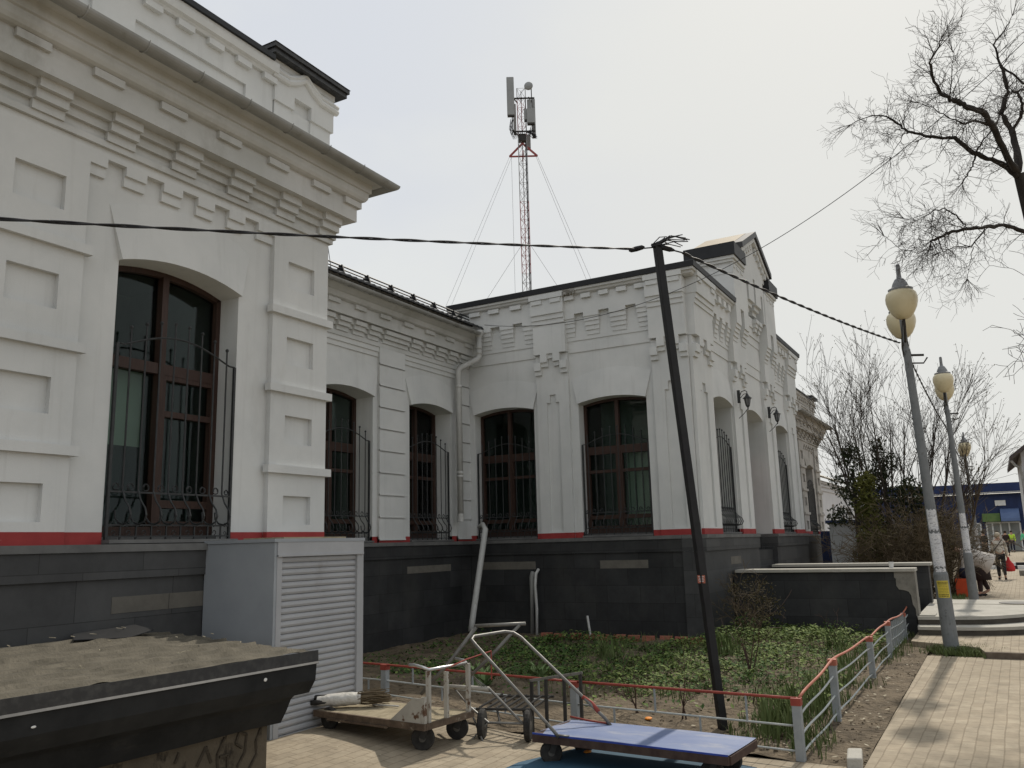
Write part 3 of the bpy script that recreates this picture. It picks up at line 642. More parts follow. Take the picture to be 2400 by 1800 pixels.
PROF_C = [(-.2, 6.262), (.15, 6.262), (.19, 6.285), (.20, 6.32), (.235, 6.335), (.235, 6.378), (-.2, 6.378)]
CAP_C = [(-.3, 6.38), (.258, 6.38), (.268, 6.475), (.258, 6.485), (-.3, 6.50)]
w = MB(fC); WC = [(5.2, 6.54, 4.19, 4.275, 1.0), (7.48, 8.82, 4.19, 4.275, 1.0)]
wall_open(w, 4.36, 9.3, -.4, 0, 1.0, 6.5, WC)
for a, b, zs, za, s in WC: hood(w, a, b, zs, za, 0)
for a, b in ((5.04, 6.70), (7.38, 9.0)): side_profile(w, a, b)
teeth(w, 7.38, 8.85, [(7.62, 7.83), (8.13, 8.34)]); teeth(w, 5.04, 6.70, [(5.26, 5.46), (5.79, 6.0), (6.31, 6.5)])
w.box(8.85, 9.0, -.02, .125, 5.2, 6.3)
for y in (7.62, 8.12, 8.56): w.box(y, y+.24, -.02, .185, 6.175, 6.255)
for y in (5.06, 5.41, 5.77, 6.13, 6.48): w.box(y, y+.19, -.02, .185, 6.175, 6.255)
w.build('wall', 'stucco', ST)
for a, b in ((4.36, 5.04), (6.70, 7.38)):
    p = MB(fC); step_pilaster(p, a+(.0 if a > 5 else 0), b, 5.78); cap_ledges(p, a, b); p.build('pilaster', 'stucco', ST)
c = MB()
c.sweep(PROF_C, [(14.2, 9.3, -1, 0), (14.2, 4.36, -1, -1), (16.78, 4.36, 0, -1)])
c.build('cornice', 'stucco_cornice', ST)
c = MB()
c.sweep(PROF_C, [(20.45, 4.36, 0, -1), (22.95, 4.36, 1, -1), (22.95, 9, 1, 0)])
c.build('cornice', 'stucco_cornice', ST)
c = MB()
c.sweep(CAP_C, [(14.2, 9.3, -1, 0), (14.2, 4.36, -1, -1), (16.78, 4.36, 0, -1)])
c.build('parapet_capping', 'black_metal', ST)
c = MB()
c.sweep(CAP_C, [(20.45, 4.36, 0, -1), (22.95, 4.36, 1, -1), (22.95, 9, 1, 0)])
c.build('parapet_capping', 'black_metal', ST)
st = MB(fC)                                                            # places where the render has come off
for y0, y1 in ((6.42, 6.66), (4.95, 5.08)):
    pts = []
    for i in range(9): pts.append((y0+(y1-y0)*i/8, 6.30+rnd.uniform(-.045, .02)))
    pts += [(y1-(y1-y0)*i/8, 6.372) for i in range(9)]
    st = MB(fC); st.prism(pts, .1, .246); st.build('broken_render', 'stain', ST)
for (a, b, zs, za, s), bl in zip(WC, ([(5.26, 5.82, 1.9, 3.27, 9)], ())): window(fC, a, b, zs, za, .22, ST, blinds=bl)
plinth(fC, 4.665, 8.9, .06, vents=[(7.5, 8.3, 1.19, 1.33), (8.3, 8.7, 1.19, 1.33), (5.3, 6.2, 1.19, 1.33)])
for a, b, d in ((8.82, 9.0, 0), (7.38, 7.48, 0), (6.70, 7.38, .061), (6.54, 6.70, 0), (5.04, 5.2, 0), (4.36, 5.04, .061)): band(fC, a, b, d)
# front of the entrance wing
w = MB(fF); WF = [(15.35, 16.72, 4.23, 4.33, 1.0), (17.76, 19.45, 4.25, 4.40, 1.0), (20.46, 21.86, 4.23, 4.33, 1.0)]
wall_open(w, 14.2, 22.95, -.45, 0, 1.0, 6.5, WF)
hood(w, 15.35, 16.72, 4.23, 4.33, 0); hood(w, 20.46, 21.86, 4.23, 4.33, 0)
for a, b in ((15.32, 16.75), (17.75, 19.45), (20.45, 21.9)): side_profile(w, a, b)
teeth(w, 15.32, 16.75, [(15.52, 15.70), (15.93, 16.11), (16.34, 16.52)]); teeth(w, 20.45, 21.9, [(20.66, 20.84), (21.08, 21.26), (21.5, 21.68)])
for x in [15.0+.34*i for i in range(5)]+[20.6+.34*i for i in range(7)]: w.box(x, x+.18, -.02, .20, 6.13, 6.255)
# middle bay under the gable
for z, z1, dd in ((5.9, 6.08, .05), (6.08, 6.28, .075), (6.28, 6.5, .10)): w.box(17.75, 19.45, -.02, dd, z, z1)
w.box(22.95-.45, 22.95, -4.6, -.45, 1.0, 6.5)
w.build('wall', 'stucco', ST)
for a, b in ((14.2, 15.32), (21.9, 22.95)):
    p = MB(fF); step_pilaster(p, a, b, 5.78); cap_ledges(p, a, b); p.build('pilaster', 'stucco', ST)
for a, b in ((16.75, 17.75), (19.45, 20.45)):
    p = MB(fF); step_pilaster(p, a+.004, b-.004, 5.949, d=.14, zb=4.86)
    c_ = (a+b)/2
    for (u0, u1) in ((a, c_-.13), (c_+.13, b)):
        for k in range(4): p.box(u0+(0 if u0 == a else .01*k), u1-(0 if u1 == b else .01*k), .05, .256-.026*(k+1), 5.87-.085*k, 5.955-.085*k)
        p.box(u0, u1, .05, .256, 5.955, 6.33)
    p.box(a, b, .05, .256, 6.33, 7.25)
    p.box(a+.002, b-.002, -.65, .05, 5.95, 7.25)
    p.build('pilaster', 'stucco', ST)
# gable field with slits and hanging teeth
t = MB(fF)
sl = [(17.88, 18.04), (18.52, 18.68), (19.16, 19.32)]
ed = [17.75]+[x for s in sl for x in s]+[19.45]; tops = (7.12, 7.36, 7.12)
for i, (a, b) in enumerate(zip(ed[::2], ed[1::2])):
    z0 = (6.48, 6.78, 6.78, 6.48)[i]
    t.box(a, b, -.02, .240, z0, 7.5)
    if i in (1, 2):
        for k in range(2): t.box(a+.03*(k+1), b-.03*(k+1), -.02, .24-.06*(k+1), z0-.1*(k+1), z0-.1*k)
for (a, b), zt in zip(sl, tops): t.box(a, b, -.02, .240, zt, 7.5); t.box(a, b, -.02, .03, 6.6, zt)
for a in (17.75, 18.75, 19.05): 
    for k in range(3): t.box(a+.02*k, a+.26-.02*k, -.02, .2-.03*k, 6.48-.09*(k+1), 6.48-.09*k)
t.prism([(17.52, 7.5), (17.52, 7.78), (18.6, 8.30), (19.68, 7.78), (19.68, 7.5)], -.9, .236)
t.box(17.75, 19.45, -.9, -.02, 6.5, 7.5)
for s in (-1, 1):                                                      # raking corbels under the verge
    for i in range(5):
        u = 18.6+s*(.22+.2*i); z = 8.30-(.22+.2*i)*.481
        t.box(u-.06, u+.06, .2, .29, z-.20, z-.06)
t.build('gable', 'stucco', ST)
for s in (-1, 1):
    q = lambda u: 18.6+s*u
    g = MB(fF)
    def SB(u0, u1, d0, d1, z0, z1): g.box(min(q(u0), q(u1)), max(q(u0), q(u1)), d0, d1, z0, z1)
    SB(1.02, 1.90, -.66, .27, 7.252, 7.305); SB(1.02, 1.94, -.69, .31, 7.307, 7.37)
    SB(1.0, 1.86, -.65, .245, 7.02, 7.06)
    SB(1.08, 1.24, .1, .27, 7.14, 7.21); SB(1.4, 1.56, .1, .27, 7.14, 7.21); SB(1.7, 1.82, .1, .27, 7.14, 7.21)
    g.build('shoulder_cornice', 'stucco', ST)
    g = MB(fF); SB(1.06, 1.98, -.73, .345, 7.372, 7.64); g.build('shoulder_cap', 'black_metal', ST)
    # verge boards and roof of the gable
    v = MB(fF)
    u0, u1 = 18.6, q(1.34); z0, z1 = 8.47, 8.47-1.34*.481
    v.prism([(u0, z0), (u1, z1), (u1, z1-.13), (u0, z0-.13)], .15, .37); v.build('verge_board', 'edge_metal', ST)
    v = MB(fF); v.prism([(u0, z0-.135), (q(1.26), 8.47-1.26*.481-.135), (q(1.26), 8.47-1.26*.481-.235), (u0, z0-.235)], .1, .32); v.build('verge_moulding', 'stucco', ST)
    v = MB(fF); v.prism([(u0, z0+.004), (u1, z1+.004), (u1, z1-.05), (u0, z0-.05)], -.78, .145); v.build('roof', 'tan_roof', ST)
rf = MB(); rf.box(14.3, 22.8, 4.5, 13, 6.2, 6.42); rf.build('roof', 'tile', ST)
for (a, b, zs, za, s) in (WF[0], WF[2]): window(fF, a, b, zs, za, .33, ST, belly=1.35)
# entrance door in its deep recess
a, b = 17.76, 19.45; D = -.42
f = MB(fF)
f.prism(arch(a, b, 4.25, 4.40)+arch(a+.08, b-.08, 4.22, 4.31)[::-1], D-.1, D)
f.box(a, a+.08, D-.1, D, 1.74, 4.25); f.box(b-.08, b, D-.1, D, 1.74, 4.25)
f.box(a+.08, b-.08, D-.1, D+.03, 3.42, 3.56); f.box(18.56, 18.65, D-.09, D-.005, 3.56, 4.32)
door = f.build('door', 'wood', ST)
for x0, x1 in ((a+.08, 18.6), (18.604, b-.08)):
    l = MB(fF); l.box(x0, x1, D-.08, D-.03, 1.75, 3.42)
    for z0, z1 in ((1.95, 2.45), (2.6, 2.75), (2.9, 3.3)):
        l.box(x0+.13, x1-.13, D-.035, D-.012, z0, z1); l.box(x0+.17, x1-.17, D-.02, D-.002, z0+.04, z1-.04)
    l.build('door_leaf', 'door', door)
g = MB(fF); g.box(a+.08, b-.08, D-.06, D-.052, 3.56, 4.31); g.build('transom_pane', 'glass', door)
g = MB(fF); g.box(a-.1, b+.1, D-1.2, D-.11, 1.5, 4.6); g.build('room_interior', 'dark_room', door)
plinth(fF, 14.06, 17.78, .06, 'granite_front', vents=[(15.6, 16.3, 1.19, 1.33)]); plinth(fF, 19.43, 23.0, .06, 'granite_front')  # lighter stone copy paints in this front's sunlit look
w = MB(fF); w.box(17.781, 19.429, -.5, -.25, -.1, 1.74); w.box(17.781, 19.429, -.249, .0, -.1, 1.4); w.box(17.781, 19.429, .001, .08, -.1, 1.08); w.build('door_step', 'granite', ST)
for p, q_, d in ((14.2, 15.32, .061), (15.32, 15.35, 0), (16.72, 16.75, 0), (16.75, 17.75, .061), (19.45, 20.45, .061), (21.86, 21.9, 0), (21.9, 22.95, .061)): band(fF, p, q_, d)
# ---- far wing of the same station, still in bare brick
fD = lambda u, d, z: (u+27.87, 5.8-d, z)
wing_a(fD, 27.87, -.5, ST, 'stucco_raw', 'stucco_raw', glazed=False, xl=1.2)
w = MB(fD); w.box(-4.8, 1.2, -3, -2.6, 0, 5.9); w.build('wall', 'stucco_raw', ST)
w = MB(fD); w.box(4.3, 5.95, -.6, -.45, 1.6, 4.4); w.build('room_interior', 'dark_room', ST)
plinth(fD, 1.2, 7.08, 0); band(fD, 1.2, 4.44, 0); band(fD, 5.79, 7.03, 0)
grille(fD, 4.44, 5.79, ST)
# ---------------------------------------------------------------- ground, paving, steps
def sheet(name, poly, z, m, kind='structure'):
    b = MB(); b.add([(x, y, z) for x, y in poly], [tuple(range(len(poly)))]); o = b.build(name, m, recalc=False); o['kind'] = kind; return o
def grid(name, x0, x1, y0, y1, nx, ny, zf, m):
    b = MB(); vs = [(x0+(x1-x0)*i/nx, y0+(y1-y0)*j/ny, 0) for j in range(ny+1) for i in range(nx+1)]
    vs = [(x, y, zf(x, y)) for x, y, _ in vs]
    b.add(vs, [(j*(nx+1)+i, j*(nx+1)+i+1, (j+1)*(nx+1)+i+1, (j+1)*(nx+1)+i) for j in range(ny) for i in range(nx)])
    o = b.build(name, m, smooth=True, recalc=False); o['kind'] = 'structure'; return o
sheet('ground', [(-900, -900), (1500, -900), (1500, 900), (-900, 900)], -.06, 'ground')
def rough(x, y, a): return a*noise.noise(Vector((x*2.3, y*2.3, .3)))+a*.6*noise.noise(Vector((x*6.1, y*6.1, 2.3)))
grid('paving', -7, 6.86, -8, 6.3, 46, 48, lambda x, y: zg(x, y)+.006+rough(x, y, .006), 'paver')
grid('path', 6.86, 13.30, -8, 1.03, 22, 30, lambda x, y: .004+rough(x, y, .004), 'paver')
grid('garden_soil', 6.86, 14.3, 1.031, 9.1, 60, 64, lambda x, y: zg(x, y)*.9+.012+max(-.02, rough(x, y, .035))*sst(1.45, 1.9, y)+rough(x, y, .012)+.02*sst(1.6, 2.6, y), 'soil')
grid('verge_soil', 14.3, 15.9, 1.28, 4.4, 12, 20, lambda x, y: .02+rough(x, y, .02), 'soil')
b = MB(); b.prism([(13.27, -8), (13.27, .33), (13.72, .40), (14.25, 1.30), (15.7, 1.30), (15.7, -8)], -.05, .087, 'z')
structure(b.build('landing', 'paver'))
b = MB(); b.prism([(13.22, -8), (13.22, .34), (13.268, .335), (13.268, -8)], -.05, .084, 'z'); structure(b.build('kerb', 'kerb'))
def arcpts(p, n=8):
    """smooth curve through points"""
    out = []
    P = [Vector((*q, 0)) for q in p]
    for i in range(len(P)-1):
        a, b_, c, d = P[max(i-1, 0)], P[i], P[i+1], P[min(i+2, len(P)-1)]
        for k in range(n):
            t = k/n; out.append(.5*((2*b_)+(c-a)*t+(2*a-5*b_+4*c-d)*t*t+(3*b_-a-3*c+d)*t**3))
    out.append(P[-1]); return [(v.x, v.y) for v in out]
e1 = arcpts([(15.12, 1.26), (15.2, .46), (15.55, -.18), (16.3, -.75), (17.6, -1.1), (19.5, -1.2)])
e2 = arcpts([(15.45, 1.27), (15.64, .45), (16.05, -.05), (16.6, -.38), (17.7, -.7), (19.5, -.75)])
for name, e, z0, z1, zt in (('lower_step', e1, -.05, .165, .213), ('upper_step', e2, -.05, .29, .34)):
    b = MB(); b.prism(e+[(19.5, 1.28), (15.5, 1.28)], z0, z1, 'z'); o = structure(b.build(name, 'riser'))
    b = MB(); b.prism([(x-.012, y) for x, y in e]+[(19.5, 1.282), (15.48, 1.282)], z1+.0005, zt, 'z'); o2 = b.build('tread', 'concrete', o)
b = MB()
xs = [17.6, 18.3, 19.5, 20.6, 22, 24, 27, 30, 34, 40, 50, 70, 110]
edge = lambda x: 1.28 if x < 19 else 1.28-.05*(x-19) if x < 26 else .93
for x in xs: b.v += [(x+(.75 if x == 17.6 else 0), 1.28 if x < 26 else 1.0, zr(x)+.005), (x-(.4 if x == 17.6 else 0), -16, zr(x)+.005)]
b.f = [(2*i, 2*i+1, 2*i+3, 2*i+2) for i in range(len(xs)-1)]
structure(b.build('street', 'paver', recalc=False))
sheet('yard', [(15.8, 1.29), (120, 1.29), (120, 40), (15.8, 40)], -.02, 'ground')
# black and white kerb across the far street
for x, k0 in ((44.0, 0), (48.5, 1)):
    k = MB(); k2 = MB()
    for i in range(24): (k if (i+k0) % 2 else k2).box(x, x+.22, -16+i*.7, -16+i*.7+.699, -.05, .16)
    o = structure(k.build('kerb', 'white_paint')); k2.build('dark_segment', 'black_metal', o)
# ---------------------------------------------------------------- porch in front of the entrance
P_ = thing('entrance_porch', 'dark stone-clad entrance porch with two parapets under pale concrete copings', 'porch', (17, 2.8, 0))
for i, (x0, x1, y0) in enumerate(((15.6, 15.98, 1.30), (18.5, 18.9, 1.24))):
    b = MB(); b.box(x0, x1, y0, 4.24, -.1, 1.04); pr_ = b.build('parapet', 'granite', P_)
    b = MB(); b.box(x0-.05, x1+.08, y0-.05, 4.20, 1.041, 1.095); b.build('coping', 'concrete', P_, bevel=.006)
b = MB()
pts = [(1.262, .335), (1.262, 1.039), (1.57, 1.039), (1.575, .95), (1.55, .93), (1.555, .82), (1.52, .755), (1.44, .745), (1.375, .72), (1.345, .66), (1.335, .52), (1.30, .45), (1.30, .335)]
b.prism(pts, 15.585, 15.602, 'x'); b.box(15.583, 15.99, 1.262, 1.298, .335, 1.039); b.build('bare_concrete_patch', 'concrete_dark', P_)
b = MB()
for i in range(4): b.box(15.985, 18.495, 1.45+.32*i, 1.45+.32*(i+1) if i < 3 else 4.24, -.1, .45+.13*i)
b.build('stair', 'concrete_dark', P_)
b = MB(); b.box(15.52, 16.0, 1.02, 1.25, -.05, .36); b.build('stair_cheek', 'concrete', P_)
c = MB(); c.lathe([(.032, 0), (.042, .10), (.040, .10), (.030, .008)], (15.8, 1.62, 1.0955), 14); tag(c.build('paper_cup', 'white_paint'), 'white paper cup left standing on the porch coping', 'cup')

# ---------------------------------------------------------------- canopy over the basement steps, lower left
K = thing('basement_canopy', 'low dark canopy with dusty bumpy roof and dented black eaves over the basement steps', 'canopy', (3.8, 5.3, 0))
b = MB(); nx, ny = 300, 110
vs = []; rt_ = random.Random(19); lift = {}
for j in range(ny+1):
    for i in range(nx+1):
        x = -.4+5.33*i/nx; y = 4.45+1.78*j/ny
        row = int((y-4.43)/.165); f = (y-4.43)/.165-row
        xs_ = (x+.17*(row % 2))/.30; tab = int(xs_+50); fx = xs_+50-tab
        if (row, tab) not in lift: lift[(row, tab)] = rt_.uniform(.4, 1.25) if rt_.random() < .62 else rt_.uniform(0, .3)
        z = .925+.10*j/ny+.012*(1-f)
        z += lift[(row, tab)]*.020*max(0, math.sin(PI*fx))**1.6*max(0, 1-f*1.5)**1.3
        z += .005*noise.noise(Vector((x*9, y*9, 1)))+.004*noise.noise(Vector((x*2.2, y*2.2, 4)))
        if x > 4.2: z -= .03*(x-4.2)
        vs.append((x, y, z))
b.add(vs, [(j*(nx+1)+i, j*(nx+1)+i+1, (j+1)*(nx+1)+i+1, (j+1)*(nx+1)+i) for j in range(ny) for i in range(nx)])
rm = overlay(mat('dusty_shingle_roof', (.085, .076, .058), (.135, .12, .092), scale=5, detail=10, rough=1, bump=.5, bscale=45), (.06, .053, .04), 3.2, .52, .68, (1, 2, 1), .8)
M['shingle'] = rm
b.build('roof', 'shingle', K, smooth=True)
b = MB()
prof = [(4.44, .955), (4.415, .955), (4.405, .93), (4.42, .875), (4.395, .868), (4.405, .76), (4.47, .665), (4.60, .648), (4.66, .60), (4.69, .52), (4.74, .44), (4.82, .425), (4.84, .44), (4.86, .90), (4.46, .92)]
vs = []; n = len(prof); stn = [-1, 2.6, 3.0, 3.6, 4.1, 4.5, 4.86]
for i, x in enumerate(stn):
    for k, (y, z) in enumerate(prof):
        dent = .008*noise.noise(Vector((x*3, k, 0))); vs.append((x+(.015*math.sin(k) if i == 6 else 0), y+dent, z-.012*(x-2.5)*(1 if x > 2.5 else 0)+dent))
b.add(vs, [(i*n+k, i*n+(k+1) % n, (i+1)*n+(k+1) % n, (i+1)*n+k) for i in range(len(stn)-1) for k in range(n)]+[tuple(range(n))[::-1], tuple((len(stn)-1)*n+k for k in range(n))])
b.build('eaves', 'eave', K)
b = MB(); b.add([(x, y, z-.012*max(0, x-2.5)) for x in stn for y, z in ((4.400, .962), (4.392, .962), (4.390, .885), (4.38, .872), (4.388, .868), (4.41, .90))],
    [(i*6+k, i*6+(k+1) % 6, (i+1)*6+(k+1) % 6, (i+1)*6+k) for i in range(6) for k in range(6)]); b.build('drip_edge', 'edge_metal', K)
b = MB(); b.box(-1, 4.80, 4.82, 4.98, -.1, .86); b.box(4.62, 4.80, 4.98, 6.2, -.1, .9)
wallm = overlay(mat('stained_canopy_wall', (.075, .062, .045), (.12, .10, .072), scale=3, rough=.95, bump=.3), (.022, .018, .014), 5.5, .56, .62, (1, 1, .5), .85); M['canopy_wall'] = wallm
wl = b.build('wall', 'canopy_wall', K)
b = MB()                                                              # old brushed marks on the wall
S_ = [[(4.02, .37), (3.99, .31)], [(4.17, .25), (4.24, .36), (4.29, .25)], [(4.40, .39), (4.34, .29), (4.35, .19), (4.43, .18), (4.43, .27), (4.36, .27)], [(4.56, .29), (4.50, .33), (4.53, .40), (4.60, .37), (4.59, .26), (4.52, .17)], [(4.66, .41), (4.74, .40), (4.69, .31), (4.70, .22), (4.62, .12)]]
for st_ in S_:
    b = MB()
    for (xa, za), (xb, zb) in zip(st_, st_[1:]): b.tube([(xa, 4.8185, za), (xb, 4.8185, zb)], .012, 5)
    b.build('brushed_mark', 'brush', wl)
b = MB(); b.sphere((4.35, 4.394, .80), .012, 8, 5, (1.3, .3, 1)); b.build('bird_dropping', 'white_paint', K); b = MB(); b.sphere((2.75, 4.385, .80), .009, 8, 5, (1.6, .3, .7)); b.build('bird_dropping', 'white_paint', K)
b = MB(); r2 = random.Random(3)
for _ in range(26):
    x, y = r2.uniform(2.6, 4.8), r2.uniform(4.7, 6.15); a = r2.uniform(0, PI); l_ = r2.uniform(.01, .05)
    b.bar((x, y, .985+.056*(y-4.45)), (x+l_*math.cos(a), y+l_*math.sin(a), .99+.056*(y-4.45)), .005, .004)
b.build('fallen_twigs', 'litter', K)
tn = MB()
for pts in ([(4.05, 6.05, 1.04), (4.45, 5.95, 1.02), (4.72, 6.02, 1.05), (4.68, 6.2, 1.09), (4.15, 6.21, 1.07)],):
    n = len(pts); tn.add(pts+[(x, y, z-.006) for x, y, z in pts], [tuple(range(n)), tuple(range(n, 2*n))[::-1]]+[(i, (i+1) % n, (i+1) % n+n, i+n) for i in range(n)])
tag(tn.build('tin_scrap', 'black_metal'), 'bent dark tin scrap lying on the dusty canopy roof against the wall', 'scrap')

# ---------------------------------------------------------------- roller-shutter cabinet
S_ = thing('shutter_cabinet', 'grey metal kiosk cabinet with a closed roller shutter against the station wall', 'cabinet', (5.95, 5.83, .1))
x0, x1, y0, y1 = 5.41, 6.585, 5.40, 6.255
b = MB(); b.box(x0, x0+.03, y0, y1, .08, 1.72); b.box(x1-.03, x1, y0, y1, .08, 1.72); b.box(x0+.03, x1-.03, y1-.03, y1, .08, 1.72); b.box(x0+.03, x1-.03, y0+.03, y1-.03, .08, .12)
b.build('body', 'kiosk', S_)
b = MB(); b.box(x0+.031, x0+.09, y0-.004, y0+.04, .08, 1.60); b.box(x1-.09, x1+.002, y0-.006, y0+.04, .08, 1.60); b.box(x0+.031, x1+.002, y0-.01, y0+.05, 1.60, 1.722); b.box(x0+.031, x1-.01, y0-.022, y0-.0, 1.597, 1.612)
b.build('shutter_frame', 'shutter', S_)
b = MB(); n = 27
for i in range(n):
    z = .125+.0546*i
    b.add([(x, y0+yy, z+zz) for x in (x0+.09, x1-.09) for yy, zz in ((.034, 0), (.020, .006), (.013, .022), (.016, .042), (.03, .054), (.045, .054), (.045, 0))],
          [tuple(range(7)), tuple(range(7, 14))[::-1]]+[(k, (k+1) % 7, (k+1) % 7+7, k+7) for k in range(7)])
b.box(x0+.08, x1-.08, y0+.012, y0+.045, .08, .124)
b.build('roller_shutter', 'shutter', S_)
b = MB(); b.box(x0-.012, x1+.012, y0-.015, y1, 1.7225, 1.752); b.build('top', 'kiosk', S_)
b = MB(); b.box(5.62, 6.45, 5.5, 6.0, 1.753, 1.767); tag(b.build('plywood_offcut', 'dusty'), 'thin pale plywood offcut lying on top of the shutter cabinet', 'board')
# ---------------------------------------------------------------- loose pipes against the wall
b = MB(); b.tube([(13.98, 8.62, 1.98), (13.93, 8.52, 2.03), (13.88, 8.43, 1.95), (13.25, 8.36, .33), (13.2, 8.36, .14)], .055, 12)
for t in (.25, .18): b.lathe([(.058, -.012), (.058, .012)], (13.21+(t-.14)*.33, 8.36, t), 12, axis=(.35, 0, 1))
tag(b.build('leaning_pipe', 'pipe', smooth=True), 'long pale downspout pipe leaning loose in the wall corner over the plinth', 'pipe')
b = MB(); b.tube([(14.07, 7.42, 1.19), (14.0, 7.44, 1.11), (13.97, 7.45, .9), (13.95, 7.42, .5), (13.93, 7.42, 0)], .027, 10); tag(b.build('plinth_pipe', 'pipe', smooth=True), 'thin light pipe standing bent out of the dark plinth into the garden bed', 'pipe')
b = MB(); b.tube([(14.09, 7.55, 1.13), (14.03, 7.55, 1.05), (14.03, 7.56, 0)], .045, 10); tag(b.build('plinth_pipe', 'gutter', smooth=True), 'thicker grey pipe rising against the dark plinth beside the thin light one', 'pipe')
# ---------------------------------------------------------------- wooden/steel cable pole and wires
pb, pt = Vector((7.70, 2.28, -.05)), Vector((7.45, 2.53, 4.44))
POLE = thing('utility_pole', 'slim dark square-section cable pole leaning in the garden bed', 'pole', (7.70, 2.28, 0))
b = MB(); b.bar(pb, pt, .07, .07); b.build('shaft', 'pole', POLE, bevel=.006)
b = MB(); a = pb.lerp(pt, (1.30+.05)/4.49); b.obox(a+Vector((-.039, -.0, 0)), (0, 0, .035), (0, .034, 0), (.002, 0, 0)); st_ = b.build('sticker', 'fence_red_pale', POLE)
b = MB()
for k in range(4): b.obox(a+Vector((-.0425, -.0, .022-.014*k)), (0, 0, .0022), (0, .026-.006*(k % 2), 0), (.001, 0, 0))
b.build('print', 'white_paint', st_)
b = MB(); r = random.Random(5)
b.lathe([(.008, -.12), (.022, -.10), (.026, -.04), (.022, .03), (.008, .05)], pt+Vector((-.02, .17, .0)), 10, axis=(-.15, -1, 0))
b.lathe([(.010, -.10), (.026, -.07), (.026, .0), (.010, .05)], pt+Vector((.07, -.10, -.04)), 10, axis=(.75, -.6, -.12))
for k in range(16):                                                   # frayed wire ends
    p0 = pt+Vector((r.uniform(-.05, .05), r.uniform(-.04, .06), .0)); q = p0+Vector((r.uniform(.02, .12), -r.uniform(.05, .3), r.uniform(-.04, .09)))
    m_ = p0.lerp(q, .5)+Vector((0, 0, r.uniform(0, .07))); b.tube([p0, m_, q], .005, 4)
b.tube([pt+Vector((-.02, .26, .0)), pt+Vector((-.01, .12, -.01)), pt+Vector((0, .0, -.02))], .007, 5); b.tube([pt+Vector((.0, .0, -.03)), pt+Vector((.08, -.11, -.045)), pt+Vector((.16, -.2, -.07))], .008, 5)
b.box(7.405, 7.495, 2.485, 2.575, 4.42, 4.45)
b.build('cable_clamps', 'cable', POLE)
def cable(name, a, c, sag, r, label, twist=0, m='cable', n=60):
    a, c = Vector(a), Vector(c); b = MB()
    d = (c-a).normalized(); x = d.cross(Vector((0, 0, 1))).normalized(); y = x.cross(d)
    if twist:
        for ph in (0, PI):
            pts = []
            for i in range(n*3+1):
                t = i/(n*3); p = a.lerp(c, t)-Vector((0, 0, sag*4*t*(1-t))); w_ = t*(c-a).length*twist+ph
                pts.append(p+x*math.cos(w_)*r*.75+y*math.sin(w_)*r*.75)
            b.tube(pts, r*.8, 5)
    else: b.tube([a.lerp(c, i/n)-Vector((0, 0, sag*4*i/n*(1-i/n))) for i in range(n+1)], r, 5)
    return tag(b.build(name, m, smooth=True), label, 'cable')
cable('power_cable', (2.14, 5.03, 3.51), pt+Vector((0, .20, -.0)), .02, .0085, 'thick twisted black cable running from the left edge to the leaning pole', 9)
cable('power_cable', pt+Vector((.16, -.2, -.07)), (13.78, .96, 4.50), .05, .011, 'twisted black cable sloping from the leaning pole to the nearest lamp post', 13)
cable('power_cable', (13.86, .92, 4.5), (20.75, .72, 3.95), .10, .010, 'twisted black cable hanging between the two nearest lamp posts', 11)
cable('power_cable', (20.75, .72, 3.95), (33.0, .62, 3.9), .25, .010, 'twisted black cable hanging beyond the second lamp post', 9)
cable('overhead_wire', (13.95, 8.4, 5.95), (12.14, -1.30, 8.16), 1.2, .0055, 'single thin wire sagging from the roof corner across the entrance wing to the upper right')
b = MB(); b.tube([(7.2, 6.5, 5.36), (12.0, 10.6, 6.6)], .005, 4)
tag(b.build('stay_wire', 'wire'), 'thin straight wire from the front wing cornice down to the tiled roof', 'wire')

